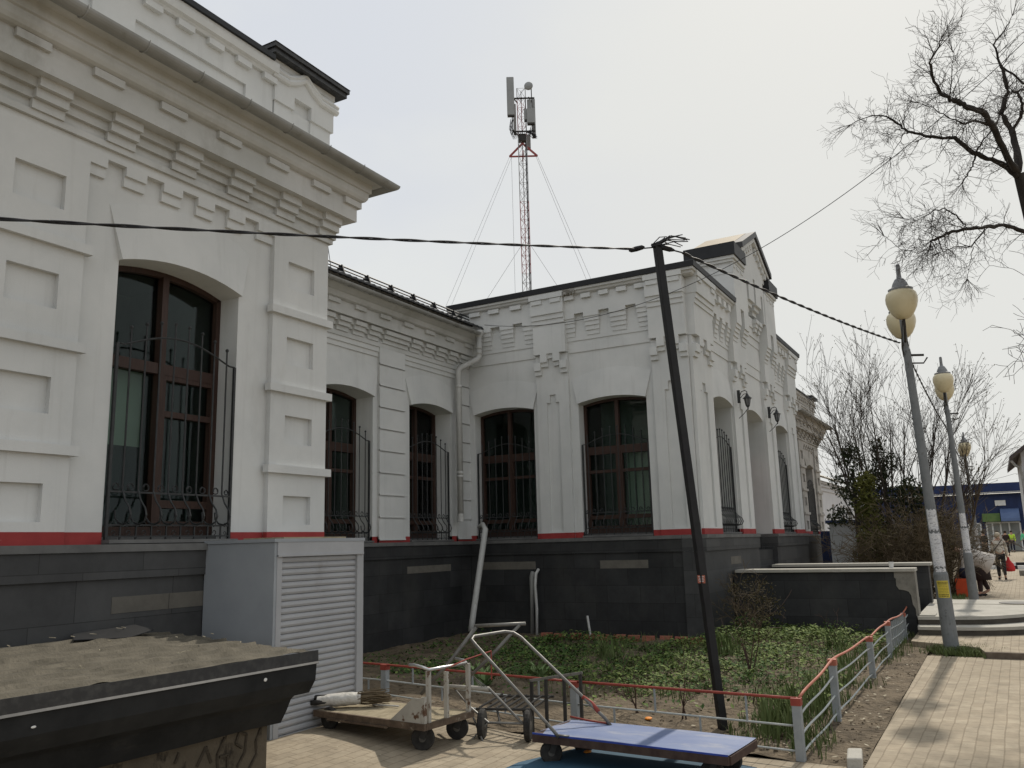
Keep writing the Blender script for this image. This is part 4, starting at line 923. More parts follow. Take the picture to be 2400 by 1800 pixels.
# ---------------------------------------------------------------- lamp posts
def lamp(label, x, y, z, s, lean, rot, notice=False, paper=True):
    L = thing('street_lamp', label, 'street lamp', (x, y, z), 'twin-globe lamp posts along the street')
    cs, sn = math.cos(rot), math.sin(rot)
    def T(a, b_, h):
        h *= s; a *= s; b_ *= s
        return (x+a*cs-b_*sn+lean[0]*h, y+a*sn+b_*cs+lean[1]*h, z+h)
    b = MB(T); N = 16
    prof = [(0, .145), (.02, .135), (.06, .10), (1.05, .095), (1.1, .078), (2.4, .066), (4.3, .052), (4.32, .04), (4.85, .036)]
    b.tube([(0, 0, h) for h, r in prof], [r*s for h, r in prof], N); b.build('post', 'lamp_post', L, smooth=False)
    b = MB(T)
    for sg in (-1, 1):
        b.tube([(0, 0, 4.42), (sg*.30, 0, 4.45), (sg*.63, 0, 4.52), (sg*.66, 0, 4.62)], .02*s, 7)
        b.tube([(0, .05, 4.2), (sg*.2, .05, 4.38), (sg*.32, .03, 4.55), (sg*.63, .02, 4.6)], .009*s, 5)
    b.box(-.03, .03, -.04, .04, 4.36, 4.42)
    b.tube([(0, 0, 4.22), (.0, -.22, 4.20)], .018*s, 6); b.tube([(0, 0, 4.1), (0, -.2, 4.08), (0, -.26, 4.16)], .012*s, 6)
    b.build('bracket', 'dark_steel', L)
    for sg in (-1, 1):
        p = T(sg*.66, 0, 4.62); q = s
        b = MB(); b.lathe([(.05*q, .0), (.095*q, .02*q), (.15*q, .085*q), (.19*q, .165*q), (.212*q, .25*q), (.213*q, .315*q), (.20*q, .37*q), (.165*q, .41*q)], p, 22); g = b.build('globe', 'cream', L, smooth=True)
        b = MB(); b.lathe([(.165*q, .405*q), (.168*q, .44*q), (.145*q, .45*q), (.118*q, .46*q), (.10*q, .52*q), (.065*q, .585*q), (.036*q, .61*q), (.031*q, .65*q), (.029*q, .80*q), (.018*q, .815*q)], p, 18); b.build('cap', 'lamp_cap', L)
    if paper:
        b = MB(T)
        for h0, h1, a0, a1 in ((1.15, 1.62, PI*.70, PI*1.45), (1.66, 1.95, PI*.75, PI*1.3), (1.02, 1.13, PI*.8, PI*1.4), (1.3, 1.55, PI*1.47, PI*1.62)):
            n = 8; vs = []; 
            for i in range(n+1):
                t = a0+(a1-a0)*i/n; j = .02*math.sin(i*2.3+h0*9); rr = .0835-.006*(h0-1)
                for h in (h0+j, h1-j*.7): vs.append((rr*math.cos(t-rot), rr*math.sin(t-rot), h))
            b.add(vs, [(2*i, 2*i+2, 2*i+3, 2*i+1) for i in range(n)])
        b.build('torn_posters', 'paper', L, recalc=False)
    if notice:
        b = MB(T); vs = []; n = 8
        for i in range(n+1):
            t = PI*.80+PI*.5*i/n
            for h in (.735, .965): vs.append((.1005*math.cos(t-rot), .1005*math.sin(t-rot), h))
        b.add(vs, [(2*i, 2*i+2, 2*i+3, 2*i+1) for i in range(n)]); nt = b.build('yellow_notice', 'yellow', L, recalc=False)
        b = MB(T); r = random.Random(11)
        for k in range(10):
            h = .95-.021*k; hh = .012 if k in (0, 1, 8, 9) else .006
            t = PI*.84
            while t < PI*1.24:
                w_ = r.uniform(.03, .10)*(1.5 if hh > .01 else 1)
                vs = []
                for i in range(2):
                    for dh in (0, hh): vs.append((.1018*math.cos(t+w_*i-rot), .1018*math.sin(t+w_*i-rot), h-dh))
                b.add(vs, [(0, 2, 3, 1)]); t += w_+r.uniform(.03, .05)
        b.build('notice_print', 'ink', nt, recalc=False)
    return L
lamp('nearest grey lamp post with a yellow notice and torn posters beside the steps', 13.83, .746, 0, 1.02, (0, .031), .095, True)
lamp('second lamp post with torn posters behind the raised platform', 20.6, .585, .2, .95, (.0, .016), .03)
lamp('farthest lamp post with torn posters, half hidden behind the second one', 33.0, .62, .0, .92, (0, .01), .05)
# ---------------------------------------------------------------- low railings
def railing(name, label, posts, top=.45, rails=(.25, .07), red='fence_red', pick=0, pw=.066, group='low painted railings', wave=.0, skip=0):
    F = thing(name, label, 'fence', (*posts[0][:2], 0), group)
    tops = []; r = random.Random(len(posts))
    for p in posts[skip:]:
        x, y, z, h = p
        b = MB(); b.box(x-pw/2, x+pw/2, y-pw/2, y+pw/2, z-.05, z+h-.045); b.build('post', 'fence_grey', F, bevel=.004)
        b = MB(); b.box(x-pw/2-.004, x+pw/2+.004, y-pw/2-.004, y+pw/2+.004, z+h-.05, z+h+.004); b.build('post_cap', red, F)
    def line(dz_f, rad, m, nm):
        b = MB(); pts = []
        for (xa, ya, za, ha), (xb, yb, zb, hb) in zip(posts, posts[1:]):
            for i in range(9):
                t = i/8; pts.append((xa+(xb-xa)*t, ya+(yb-ya)*t, dz_f(za, ha)*(1-t)+dz_f(zb, hb)*t+wave*math.sin(t*PI*2+xa)*(1 if 0 < i < 8 else 0)))
        b.tube(pts, rad, 7); return b.build(nm, m, F, smooth=True)
    line(lambda z, h: z+h, .0115, red, 'top_rail')
    for q in rails: line(lambda z, h, q=q: z+q*h/.45, .0085, 'fence_light', 'rail')
    if pick:
        k = 0
        for (xa, ya, za, ha), (xb, yb, zb, hb) in zip(posts, posts[1:]):
            n = max(2, int(math.hypot(xb-xa, yb-ya)/pick))
            for i in range(1, n):
                t = i/n; x, y = xa+(xb-xa)*t, ya+(yb-ya)*t; z = za+(zb-za)*t; k += 1; h = ha+(hb-ha)*t
                if rails == (.25, .07): lo, hi = ((.25, .45) if k % 2 else (.07, .25))
                else: lo, hi = 0.0, .45
                b = MB(); b.box(x-.007, x+.007, y-.007, y+.007, z+lo*h/.45, z+hi*h/.45); b.build('baluster', 'fence_grey', F)
    return F
railing('low_fence', 'low grey fence with straight red top rail behind the trolleys', [(6.9, 1.47, 0, .45), (7.16, 3.45, .0, .43), (7.36, 5.73, .1, .35), (7.40, 6.2, .1, .35)], pick=.34)
railing('low_fence', 'wavy low grey fence with faded red top rail between the garden bed and the path', [(6.9, 1.45, 0, .452), (8.45, 1.45, 0, .54), (11.0, 1.45, 0, .475), (12.9, 1.45, 0, .48), (15.05, 1.45, 0, .42), (16.2, 1.42, .05, .50)], rails=(.33, .19, .06), red='fence_red_pale', wave=.009, skip=1)
FI = thing('fence_infill', 'row of thin grey pickets filling the far end of the wavy fence', 'pickets', (13.0, 1.45, 0))
for i in range(1, 10): b = MB(); b.box(13.0+.22*i, 13.018+.22*i, 1.44, 1.458, .05, .44); b.build('picket', 'fence_grey', FI)
b = MB(); b.obox((6.97, 1.10, .035), (.16, .02, 0), (-.02, .05, 0), (0, 0, .045)); tag(b.build('kerb_block', 'concrete', bevel=.012), 'loose pale kerb block lying at the corner of the path', 'block')
# ---------------------------------------------------------------- wall lanterns at the door
def lantern(label, x):
    cy0 = 4.06; cx, cy, k, zc = x, cy0, .52, 4.33
    L = thing('wall_lantern', label, 'lantern', (x, 4.2, 4.2), 'wall lanterns at the entrance')
    Z = lambda z: zc+(z-4.5)*k
    b = MB(); b.box(x-.02, x+.02, 4.20, 4.255, Z(4.5), Z(5.0))
    b.tube([(x, 4.21, Z(4.74)), (x, 4.17, Z(4.93)), (x, 4.10, Z(4.97)), (cx, cy, Z(4.92)), (cx, cy, Z(4.78))], .009, 6)
    b.tube([(x, 4.21, Z(4.66)), (x, 4.13, Z(4.82)), (cx, cy+.02, Z(4.84))], .007, 5)
    b.tube([(cx, cy, Z(4.26)), (x, 4.14, Z(4.08)), (x, 4.255, Z(3.9))], .007, 6)
    b.build('arm', 'iron', L)
    b = MB(); b.lathe([(.01*k, Z(4.93)), (.02*k, Z(4.86)), (.05*k, Z(4.80)), (.075*k, Z(4.74)), (.17*k, Z(4.66)), (.175*k, Z(4.64)), (.12*k, Z(4.64))], (cx, cy, 0), 6); b.lathe([(.07*k, Z(4.36)), (.06*k, Z(4.33)), (.02*k, Z(4.28)), (.03*k, Z(4.24)), (.008*k, Z(4.20))], (cx, cy, 0), 6)
    for j in range(6):
        a = 2*PI*j/6+.5; b.bar((cx+.068*k*math.cos(a), cy+.068*k*math.sin(a), Z(4.35)), (cx+.125*k*math.cos(a), cy+.125*k*math.sin(a), Z(4.645)), .010)
    b.build('frame', 'iron', L)
    b = MB(); b.lathe([(.06*k, Z(4.362)), (.115*k, Z(4.638))], (cx, cy, 0), 6); b.build('pane', 'lamp_cap', L)
lantern('black wall lantern on the pier left of the entrance door', 16.9); lantern('black wall lantern on the pier right of the entrance door', 19.55)
# ---------------------------------------------------------------- trolleys
def wheel(parent, c, r, w, axis=(0, 1, 0), caster=0, fork_top=None):
    c = Vector(c)
    b = MB(); b.lathe([(r*.62, -w*.5), (r*.92, -w*.5), (r, -w*.28), (r, w*.28), (r*.92, w*.5), (r*.62, w*.5)], c, 22, axis=axis); t = b.build('wheel', 'rubber', parent, smooth=False)
    b = MB(); b.lathe([(r*.12, -w*.55), (r*.3, -w*.5), (r*.62, -w*.3), (r*.62, w*.3), (r*.3, w*.5), (r*.12, w*.55)], c, 18, axis=axis); b.build('hub', 'hub', t)
    if fork_top is not None:
        b = MB(); ax = Vector(axis).normalized(); sd = ax.cross(Vector((0, 0, 1)))
        for s in (-1, 1):
            p = c+ax*(w*.62*s); b.bar(p, (p.x+sd.x*r*.35, p.y+sd.y*r*.35, fork_top), .012, r*.5, up=sd)
        top = Vector((c.x+sd.x*r*.35, c.y+sd.y*r*.35, fork_top)); b.box(top.x-r*.45, top.x+r*.45, top.y-r*.45, top.y+r*.45, fork_top-.012, fork_top)
        b.build('fork', 'dark_steel', t)
# blue platform trolley
T_ = thing('platform_trolley', 'blue-decked platform trolley with a tall bent tube handle', 'trolley', (6.255, 2.48, 0))
u = Vector((.0714, .9974, 0)); v = Vector((.9974, -.0714, 0)); O = Vector((6.255, 2.48, .036))
def TL(a, b_, z): return O+u*a+v*b_+Vector((0, 0, z))
b = MB(); vs = []; n = 22
for i in range(n+1):
    a = -.775+1.55*i/n
    for j in range(7):
        q = -.29+.58*j/6; w_ = .0
        vs.append(TL(a, q+(.004*noise.noise(Vector((a*9, 1, 0))) if j in (0, 6) else 0), .198+.006*noise.noise(Vector((a*2, q*3, 5)))-.012*(a/.775)**2*(1 if a > .5 else .3)))
b.add(vs, [(i*7+j, i*7+j+1, (i+1)*7+j+1, (i+1)*7+j) for i in range(n) for j in range(6)])
b.build('deck', 'blue_deck', T_, smooth=True)
b = MB()
for q in (-.288, .288): b.obox(TL(0, q, .158), u*.772, v*.012, (0, 0, .028))
for a in (-.772, .772, -.4, .4): b.obox(TL(a, 0, .157), u*.012, v*.276, (0, 0, .027))
b.obox(TL(0, 0, .181), u*.768, v*.27, (0, 0, .006)); b.build('deck_frame', 'deck_side', T_)
b = MB()
for q in (-.297, ): b.obox(TL(-.0, q, .192), u*.77, v*.003, (0, 0, .006))
b.build('deck_edge', 'blue_edge', T_)
for a, q in ((.66, -.21), (.62, .22), (-.62, -.2), (-.60, .21)): wheel(T_, TL(a, q, .049), .085, .045, axis=tuple(v*.75+u*.66) if a > 0 else tuple(v), fork_top=.168)
h = [(6.125, 3.10, .19), (6.12, 3.14, .235), (6.12, 3.83, .845), (6.14, 3.885, .885), (6.20, 3.90, .905), (6.52, 3.79, .915), (6.60, 3.75, .90), (6.63, 3.69, .86), (6.63, 2.93, .25), (6.63, 2.88, .19)]
h = [(x*.979, y*.979, 1.65+(z-1.65)*.979) for x, y, z in h]
b = MB(); b.tube(h, .0132, 9); b.obox((5.99, 3.0, .238), (.0, .05, 0), (.016, 0, 0), (0, 0, .004)); hd = b.build('handle', 'tube_steel', T_, smooth=True)
b = MB(); b.tube([(6.49, 3.06, .43), (6.505, 2.99, .387), (6.48, 2.92, .328)], .017, 8); b.tube([(6.54, 3.2, .26), (6.53, 3.05, .245), (6.5, 2.85, .24)], .008, 6); b.build('red_cord', 'fence_red', T_, smooth=True)
o = sheet('blue_board', [(5.1, 3.35), (5.9, 3.34), (6.62, 3.13), (6.72, 2.0), (6.55, 1.5), (5.1, 1.6)], .0, 'blue_sheet', None)
del o['kind']; bpy.data.objects.remove(o)
b = MB(); b.prism([(5.1, 3.40), (5.95, 3.36), (6.60, 3.12), (6.66, 2.2), (6.50, 1.7), (5.1, 1.75)], .004, .026, 'z'); tag(b.build('blue_board', 'blue_sheet'), 'worn teal-blue board lying flat on the paving under the blue trolley', 'board')
# rusty flat cart against the cabinet
C_ = thing('flatbed_cart', 'rusty flat cart with chipped white end posts and a bicycle-style handlebar', 'cart', (6.16, 4.7, .06))
O2 = Vector((6.17, 4.72, 0)); u2 = Vector((.10, .995, 0)).normalized(); v2 = Vector((u2.y, -u2.x, 0))
def CL(a, b_, z): return O2+u2*a+v2*b_+Vector((0, 0, z))
b = MB(); b.obox(CL(0, 0, .262), u2*.62, v2*.295, (0, 0, .008)); b.build('deck', 'dusty', C_)
b = MB()
for q in (-.31, .31): b.obox(CL(0, q, .245), u2*.64, v2*.014, (0, 0, .026))
for a in (-.63, .63): b.obox(CL(a, 0, .244), u2*.012, v2*.295, (0, 0, .025))
for a in (-.3, .1, .4): b.obox(CL(a, 0, .235), u2*.014, v2*.294, (0, 0, .016))
b.obox(CL(.1, -.33, .214), u2*.35, v2*.01, (0, 0, .008)); b.build('deck_frame', 'rust', C_)
for a, q in ((.52, -.24), (.52, .24)): wheel(C_, CL(a, q, .20), .095, .05, axis=tuple(v2), fork_top=.225)
for a, q in ((-.52, -.2), (-.52, .24)): wheel(C_, CL(a, q, .135), .095, .055, axis=tuple(v2*.9+u2*.45), fork_top=.225)
e = -.60
pl_ = [CL(e, -.318, .245), CL(e+.35, -.318, .258), CL(e+.08, -.318, .46), CL(e-.02, -.318, .46)]
b = MB(); b.add(pl_+[p+v2*.006 for p in pl_], [(0, 1, 2, 3), (7, 6, 5, 4), (0, 4, 5, 1), (1, 5, 6, 2), (2, 6, 7, 3), (3, 7, 4, 0)]); b.build('side_plate', 'cart_white', C_)
for q, zt in ((-.30, .47), (-.245, .665), (-.02, .63), (.27, .66)):
    b = MB(); b.bar(CL(e-.02, q, .23), CL(e-.02, q, zt), .032, .032); b.build('post', 'cart_white', C_)
b = MB(); p = [CL(e+.18, -.25, .70), CL(e+.12, -.25, .702), CL(e+.04, -.25, .69), CL(e-.02, -.24, .672), CL(e-.02, .0, .668), CL(e-.02, .25, .665), CL(e+.03, .28, .68), CL(e+.13, .29, .69)]
b.tube(p, .0125, 8); hb = b.build('handlebar', 'chrome', C_, smooth=True)
b = MB(); b.tube([CL(e-.02, -.02, .655), CL(e-.05, .2, .70), CL(e-.10, .5, .74)], .007, 5); b.tube([CL(e-.10, .5, .74), CL(e-.1, .5, .5)], .006, 5); b.build('bent_rod', 'fence_red', C_)
# bundle of brooms in white plastic
Bn = thing('broom_bundle', 'bundle of twig brooms wrapped in crumpled white plastic on the rusty cart', 'broom bundle', tuple(CL(.45, -.1, .27)))
r = random.Random(9)
A, Bx = CL(.66, -.26, .335), CL(.36, -.02, .345)
d = (Bx-A).normalized(); sx = d.cross(Vector((0, 0, 1))).normalized()
b = MB(); n = 14; vs = []
for i in range(n+1):
    t = i/n; rr = .050*(.85+.3*math.sin(t*2.6)) 
    for k in range(12):
        a_ = 2*PI*k/12; q = rr*(1+.16*noise.noise(Vector((t*6, a_*1.3, 2))))
        vs.append(A.lerp(Bx, t)+sx*math.cos(a_)*q*1.35+Vector((0, 0, 1))*math.sin(a_)*q)
b.add(vs, [(i*12+k, i*12+(k+1) % 12, (i+1)*12+(k+1) % 12, (i+1)*12+k) for i in range(n) for k in range(12)]); b.build('wrapping', 'plastic_bag', Bn, smooth=True)
b = MB()
for k in range(150):
    a_ = r.uniform(0, 2*PI); q = r.uniform(0, .055); s0 = Bx-d*.03+sx*math.cos(a_)*q*1.3+Vector((0, 0, math.sin(a_)*q))
    ln = r.uniform(.12, .30); e1_ = s0+d*ln+sx*r.uniform(-.05, .05)+Vector((0, 0, r.uniform(-.03, .035)))
    b.tube([s0, s0.lerp(e1_, .5)+Vector((0, 0, .004)), e1_], r.uniform(.0025, .005), 4)
b.build('twigs', 'bush_twig', Bn)
b = MB()
for k, (dx_, dz_) in enumerate(((-.05, 0), (.0, .03), (.045, -.005))):
    p0 = A+sx*dx_+Vector((0, 0, dz_)); b.tube([p0-d*.05, p0+d*.12], .022, 9)
b.build('broom_heads', 'dark_steel', Bn, smooth=True)
b = MB(); b.tube([CL(.30, .06, .285), CL(.02, .10, .285)], .008, 6); tag(b.build('stick', 'plastic_bag'), 'short pale stick lying on the rusty cart deck', 'stick')
# two-wheeled luggage trolley leaning on the cart
L_ = thing('luggage_trolley', 'old two-wheeled luggage trolley with slatted bed leaning against the rusty cart', 'trolley', (6.6, 4.0, 0))
wheel(L_, (6.55, 4.05, .135), .128, .05, axis=(.35, -.94, 0)); wheel(L_, (6.66, 3.66, .135), .128, .05, axis=(.35, -.94, 0))
b = MB()
b.tube([(6.80, 4.25, .915), (6.68, 4.46, .62), (6.56, 4.70, .34)], .017, 8); b.tube([(6.90, 3.85, .935), (6.80, 4.15, .62), (6.72, 4.4, .40)], .015, 8)
b.tube([(6.80, 4.27, .925), (6.92, 3.80, .945)], .016, 8); b.build('handle_frame', 'tube_steel', L_, smooth=True)
b = MB(); b.tube([(6.53, 4.37, .43), (6.56, 3.98, .428)], .02, 8); b.build('wrapped_bar', 'cart_white', L_, smooth=True)
b = MB()
for p, q, w_ in (((6.56, 3.98, .43), (6.64, 3.70, .15), .012), ((6.54, 4.33, .42), (6.53, 4.17, .28), .008), ((6.52, 4.17, .33), (6.50, 4.12, .22), .01), ((6.53, 4.17, .28), (6.56, 3.99, .15), .010), ((6.5, 4.12, .22), (6.45, 3.98, .01), .009),
               ((6.56, 4.05, .147), (6.65, 3.66, .15), .011), ((6.45, 3.98, .01), (6.44, 4.1, .02), .007), ((6.45, 3.98, .012), (6.50, 3.88, .012), .007), ((6.44, 4.1, .02), (6.56, 4.0, .15), .007)):
    b.tube([p, q], w_, 7)
b.build('undercarriage', 'tube_steel', L_)
b = MB()
for i in range(7):
    t = i/6; b.tube([(6.72-.0*t, 4.18-.52*t, .235+.02*t), (6.98, 4.12-.50*t, .30+.012*t), (7.0, 4.10-.50*t, .31+.012*t)], .0095, 6)
b.tube([(6.70, 4.20, .225), (6.73, 3.66, .25)], .013, 6); b.tube([(6.98, 4.16, .29), (7.0, 3.58, .32)], .012, 6); b.tube([(6.72, 4.0, .24), (6.6, 3.9, .14)], .01, 6); b.tube([(6.74, 3.75, .24), (6.66, 3.68, .14)], .01, 6)
b.build('slatted_bed', 'dark_steel', L_)
b = MB()
for k in range(4): 
    p0 = Vector((6.45, 4.17-.02*k, .63)); b.tube([p0, p0.lerp(Vector((6.56, 3.98+.03*k, .44)), .5)+Vector((0, 0, -.02)), Vector((6.56, 3.98+.03*k, .43))], .0035, 4)
b.build('tied_wire', 'tube_steel', L_)
# dark upright rack behind the blue trolley
K_ = thing('metal_rack', 'dark rectangular bar rack standing upright behind the blue trolley', 'rack', (6.9, 3.5, 0))
a0, a1 = Vector((6.88, 3.74, 0)), Vector((6.93, 3.27, 0))
b = MB(); b.bar(a0+Vector((0, .01, .462)), a1+Vector((0, -.01, .545)), .022, .022); b.build('top_bar', 'tube_steel', K_)
for t in (.01, .30, .66, .98):
    p = a0.lerp(a1, t); b = MB(); b.bar(p+Vector((0, 0, .0)), p+Vector((0, 0, .455+.083*t)), .024, .024); b.build('upright', 'dark_steel', K_)

# ---------------------------------------------------------------- antenna mast
MX = Vector((37.6, 20, 0)); rt = Vector((.4885, -.8726, 0)); fw = Vector((.8726, .4885, 0))
def ML(a, f_, z): return MX+rt*a+fw*f_+Vector((0, 0, z))
N_ = thing('antenna_mast', 'guyed red and grey lattice mast carrying grey panel antennas and a small dish', 'mast', tuple(MX))
def lattice(z0, z1, m, s=.23):
    b = MB(); c = [(-s, -s*.5), (s, -s*.5), (0, s)]
    for a, f_ in c: b.tube([ML(a, f_, z0), ML(a, f_, z1)], .022, 5)
    n = int((z1-z0)/.5)
    for i in range(n):
        for (p, q) in ((0, 1), (1, 2), (2, 0)):
            h0 = z0+(z1-z0)*i/n; h1 = z0+(z1-z0)*(i+1)/n
            if i % 2: p, q = q, p
            b.tube([ML(*c[p], h0), ML(*c[q], h1)], .011, 4); b.tube([ML(*c[p], h1), ML(*c[q], h1)], .010, 4)
    return b.build('lattice', m, N_)
lattice(4, 15.6, 'mast_grey'); lattice(15.6, 19.6, 'mast_red'); lattice(19.6, 23.4, 'mast_grey'); lattice(23.4, 25.6, 'mast_red'); lattice(25.6, 26.2, 'mast_grey')
b = MB(); b.tube([ML(.16, -.12, 4), ML(.17, -.12, 23)], .035, 6); b.build('feeder_cable', 'cable', N_)
def frame_panel(a, f_, z0, z1, w, d, name='panel_antenna'):
    b = MB(); b.obox(ML(a, f_, (z0+z1)/2), rt*w/2, fw*d/2, (0, 0, (z1-z0)/2)); o = b.build(name, 'antenna', N_, bevel=.03)
    b = MB(); b.obox(ML(a, f_, z0-.04), rt*w*.47, fw*d*.47, (0, 0, .04)); b.build('connector', 'dark_steel', o)
frame_panel(-.585, -.45, 24.42, 26.66, .40, .16); frame_panel(-.38, .4, 23.85, 25.5, .16, .3); frame_panel(.66, .35, 23.6, 25.75, .2, .3); frame_panel(.31, .5, 22.95, 23.75, .30, .18)
frame_panel(.48, -.4, 23.95, 24.8, .42, .2, 'radio_unit'); frame_panel(.24, -.3, 24.2, 24.85, .24, .16, 'radio_unit'); frame_panel(.42, -.1, 24.95, 25.5, .22, .16, 'radio_unit')
b = MB(); b.lathe([(.235, 0), (.24, .05), (.2, .10), (.08, .14)], ML(.42, -.3, 26.2), 18, axis=tuple(-fw+rt*-.15)); b.build('dish', 'antenna', N_, smooth=False)
b = MB()
for z in (25.55, 23.6):
    b.bar(ML(-.5, -.2, z), ML(.72, -.2, z), .06, .07); b.bar(ML(0, -.3, z), ML(0, .3, z), .05); b.bar(ML(-.5, -.4, z), ML(-.2, .3, z), .05); b.bar(ML(.4, -.3, z), ML(.6, .3, z), .05)
for a, f_, z0, z1 in ((-.52, -.36, 23.4, 26.2), (.56, -.28, 23.4, 26.1), (.22, -.2, 23.5, 25.6)): b.tube([ML(a, f_, z0), ML(a, f_, z1)], .03, 6)
b.obox(ML(0, 0, 23.3), rt*.2, fw*.15, (0, 0, .2)); b.build('mounting_frame', 'dark_steel', N_)
b = MB(); r = random.Random(21)
for a in (-.6, -.52, -.45, .5, .6, .68):
    for k in range(3):
        w_ = r.uniform(.15, .35); b.tube([ML(a, -.3, 24.3 if a < 0 else 23.9), ML(a-.1+r.uniform(-.1, .1), -.3, 23.9-.2*k if a < 0 else 23.4), ML(a+w_*.5, -.3, 23.3-.1*k), ML(a+.3*(1 if a < 0 else -1), -.2, 23.6)], .012, 4)
b.build('loose_cables', 'cable', N_)
b = MB()
for a in (-.72, .78):
    b.bar(ML(a, 0, 22.25), ML(0, 0, 23.0), .09, .09); b.bar(ML(a, 0, 22.25), ML(0, .0, 22.25), .07, .07)
b.bar(ML(0, -.6, 22.25), ML(0, .6, 22.25), .07); b.build('guy_outrigger', 'mast_red', N_)
b = MB(); c0 = Vector((7.8, 11.4, 7)); 
for (a0_, z0_), (a1_, z1_) in (((-.72, 22.25), (-5.1, 12.0)), ((-.6, 22.25), (-4.7, 12.2)), ((.78, 22.25), (4.2, 13.0)), ((.7, 22.25), (3.9, 13.0)), ((-.15, 17.3), (-3.6, 12.0)), ((.2, 17.3), (2.6, 13.2)), ((-.62, 22.2), (-.62, 12))):
    k = 1.9; b.tube([ML(a0_, 0, z0_), ML(a0_+(a1_-a0_)*k, 0, z0_+(z1_-z0_)*k)], .008, 4)
b.build('guy_wire', 'wire', N_)
# ---------------------------------------------------------------- trees
def branch(mb, p, d, ln, r0, depth, rg, spread=.55, droop=0, nchild=(2, 4), curl=.22, minr=.0035, up=0.0, tip=None):
    n = max(3, int(ln/.18)) if depth > 0 else 3
    pts = [Vector(p)]; d = Vector(d).normalized()
    for i in range(n):
        d = (d+Vector((rg.uniform(-1, 1), rg.uniform(-1, 1), rg.uniform(-1, 1)))*curl+Vector((0, 0, up-droop*(i/n)))).normalized()
        pts.append(pts[-1]+d*(ln/n))
    rs = [max(minr, r0*(1-.62*i/n)) for i in range(n+1)]
    mb.tube(pts, rs, 5 if r0 > .02 else (4 if r0 > .008 else 3), cap=False)
    if depth > 0:
        for _ in range(rg.randint(*nchild)):
            k = rg.randint(max(1, n//3), n); q = (pts[k]-pts[k-1]).normalized()
            s = q.orthogonal().normalized(); s.rotate(Matrix.Rotation(rg.uniform(0, 2*PI), 3, q))
            branch(mb, pts[k], q*(1-spread)+s*spread, ln*rg.uniform(.42, .72), rs[k]*.62, depth-1, rg, spread, droop, nchild, curl, minr, up, tip)
    elif tip is not None: tip.append(pts[-1])
# big bare lime tree reaching in from the right
TR = thing('bare_tree', 'large dark bare tree with knotted spreading limbs reaching in from the right edge', 'tree', (14.6, -1.6, 0))
LIMB = {
 'a': ([(13.38,-.83,6.65),(13.02,-.70,6.84),(12.55,-.57,7.07),(12.34,-.46,7.25),(12.04,-.31,7.18),(11.85,-.20,7.22),(11.69,-.11,7.18),(11.61,-.01,7.29),(11.43,.06,7.41),(11.27,.07,7.56),(11.30,-.05,7.74),(11.30,-.10,7.87)], .095, .012),
 'b': ([(13.38,-.83,6.60),(13.27,-.69,6.75),(13.13,-.48,6.86),(12.99,-.27,6.99),(12.86,-.11,7.15),(12.81,-.02,7.17),(12.68,.20,7.18),(12.65,.42,7.30),(12.66,.55,7.44),(12.54,.71,7.59),(12.54,.90,7.64),(12.52,1.18,7.58)], .075, .008),
 'c': ([(13.45,-.86,6.7),(13.75,-.88,7.23),(13.80,-.87,7.49),(13.79,-.76,7.77),(13.90,-.89,8.14),(13.84,-.88,8.38),(13.78,-.83,8.57),(13.69,-.79,8.84),(13.74,-.96,9.07),(13.76,-1.08,9.26)], .10, .007),
 'd': ([(13.8,-.87,7.49),(13.84,-1.01,7.67),(13.71,-1.04,7.80),(13.65,-.99,7.96),(13.60,-.93,7.99),(13.84,-1.17,8.06),(13.94,-1.43,8.26)], .05, .02),
 'e': ([(13.89,-1.10,5.55),(13.54,-.82,5.84),(13.28,-.56,5.88),(13.04,-.34,5.83),(12.81,-.11,5.78),(12.70,.11,5.74),(12.53,.24,5.63),(12.49,.34,5.59)], .06, .028),
 'f': ([(12.79,-.10,5.83),(12.71,0,5.96),(12.61,.13,6.07),(12.54,.27,6.03),(12.46,.46,5.92),(12.36,.63,5.94)], .024, .006),
 'g': ([(12.51,-.51,7.10),(12.21,-.36,7.06),(12.02,-.21,6.97),(11.91,-.05,7.07),(11.80,.10,7.19),(11.70,.26,7.26)], .032, .006),
 'h': ([(13.05,-.35,6.93),(13.16,-.30,6.81),(13.14,-.21,6.68),(13.12,-.13,6.56)], .03, .012),
 'i': ([(13.05,-.35,6.93),(12.95,-.43,7.04),(12.99,-.56,7.19),(13.56,-.73,7.65)], .025, .012),
 'j': ([(12.49,.34,5.59),(12.51,.33,5.49),(12.42,.51,5.44),(12.29,.71,5.50),(12.16,.89,5.68)], .016, .004),
 'k': ([(13.05,-.33,5.80),(12.89,-.15,5.53),(12.79,.02,5.55),(12.68,.25,5.47)], .022, .006),
 'l': ([(12.89,-.15,5.53),(12.91,-.11,5.34),(12.92,-.04,5.10)], .012, .004),
 'm': ([(13.78,-.83,8.57),(13.93,-1.02,8.35),(14.05,-1.19,8.21)], .03, .03),
 'n': ([(12.55,.27,6.01),(12.57,.31,5.82),(12.49,.33,5.59)], .01, .008),
 'o': ([(11.69,-.11,7.18),(11.66,-.17,7.50),(11.61,-.21,7.80)], .018, .006),
 'p': ([(12.65,.42,7.30),(12.60,.52,7.28),(12.59,.60,7.14),(12.56,.71,6.96)], .016, .005),
 'q': ([(14.05,-1.19,8.21),(14.3,-1.5,8.8),(14.5,-1.9,9.6),(14.5,-2.2,10.3)], .05, .01),
 's': ([(13.94,-1.43,8.26),(14.2,-2.0,8.7),(14.4,-2.6,9.0)], .03, .01),
}
b = MB(); rg = random.Random(31)
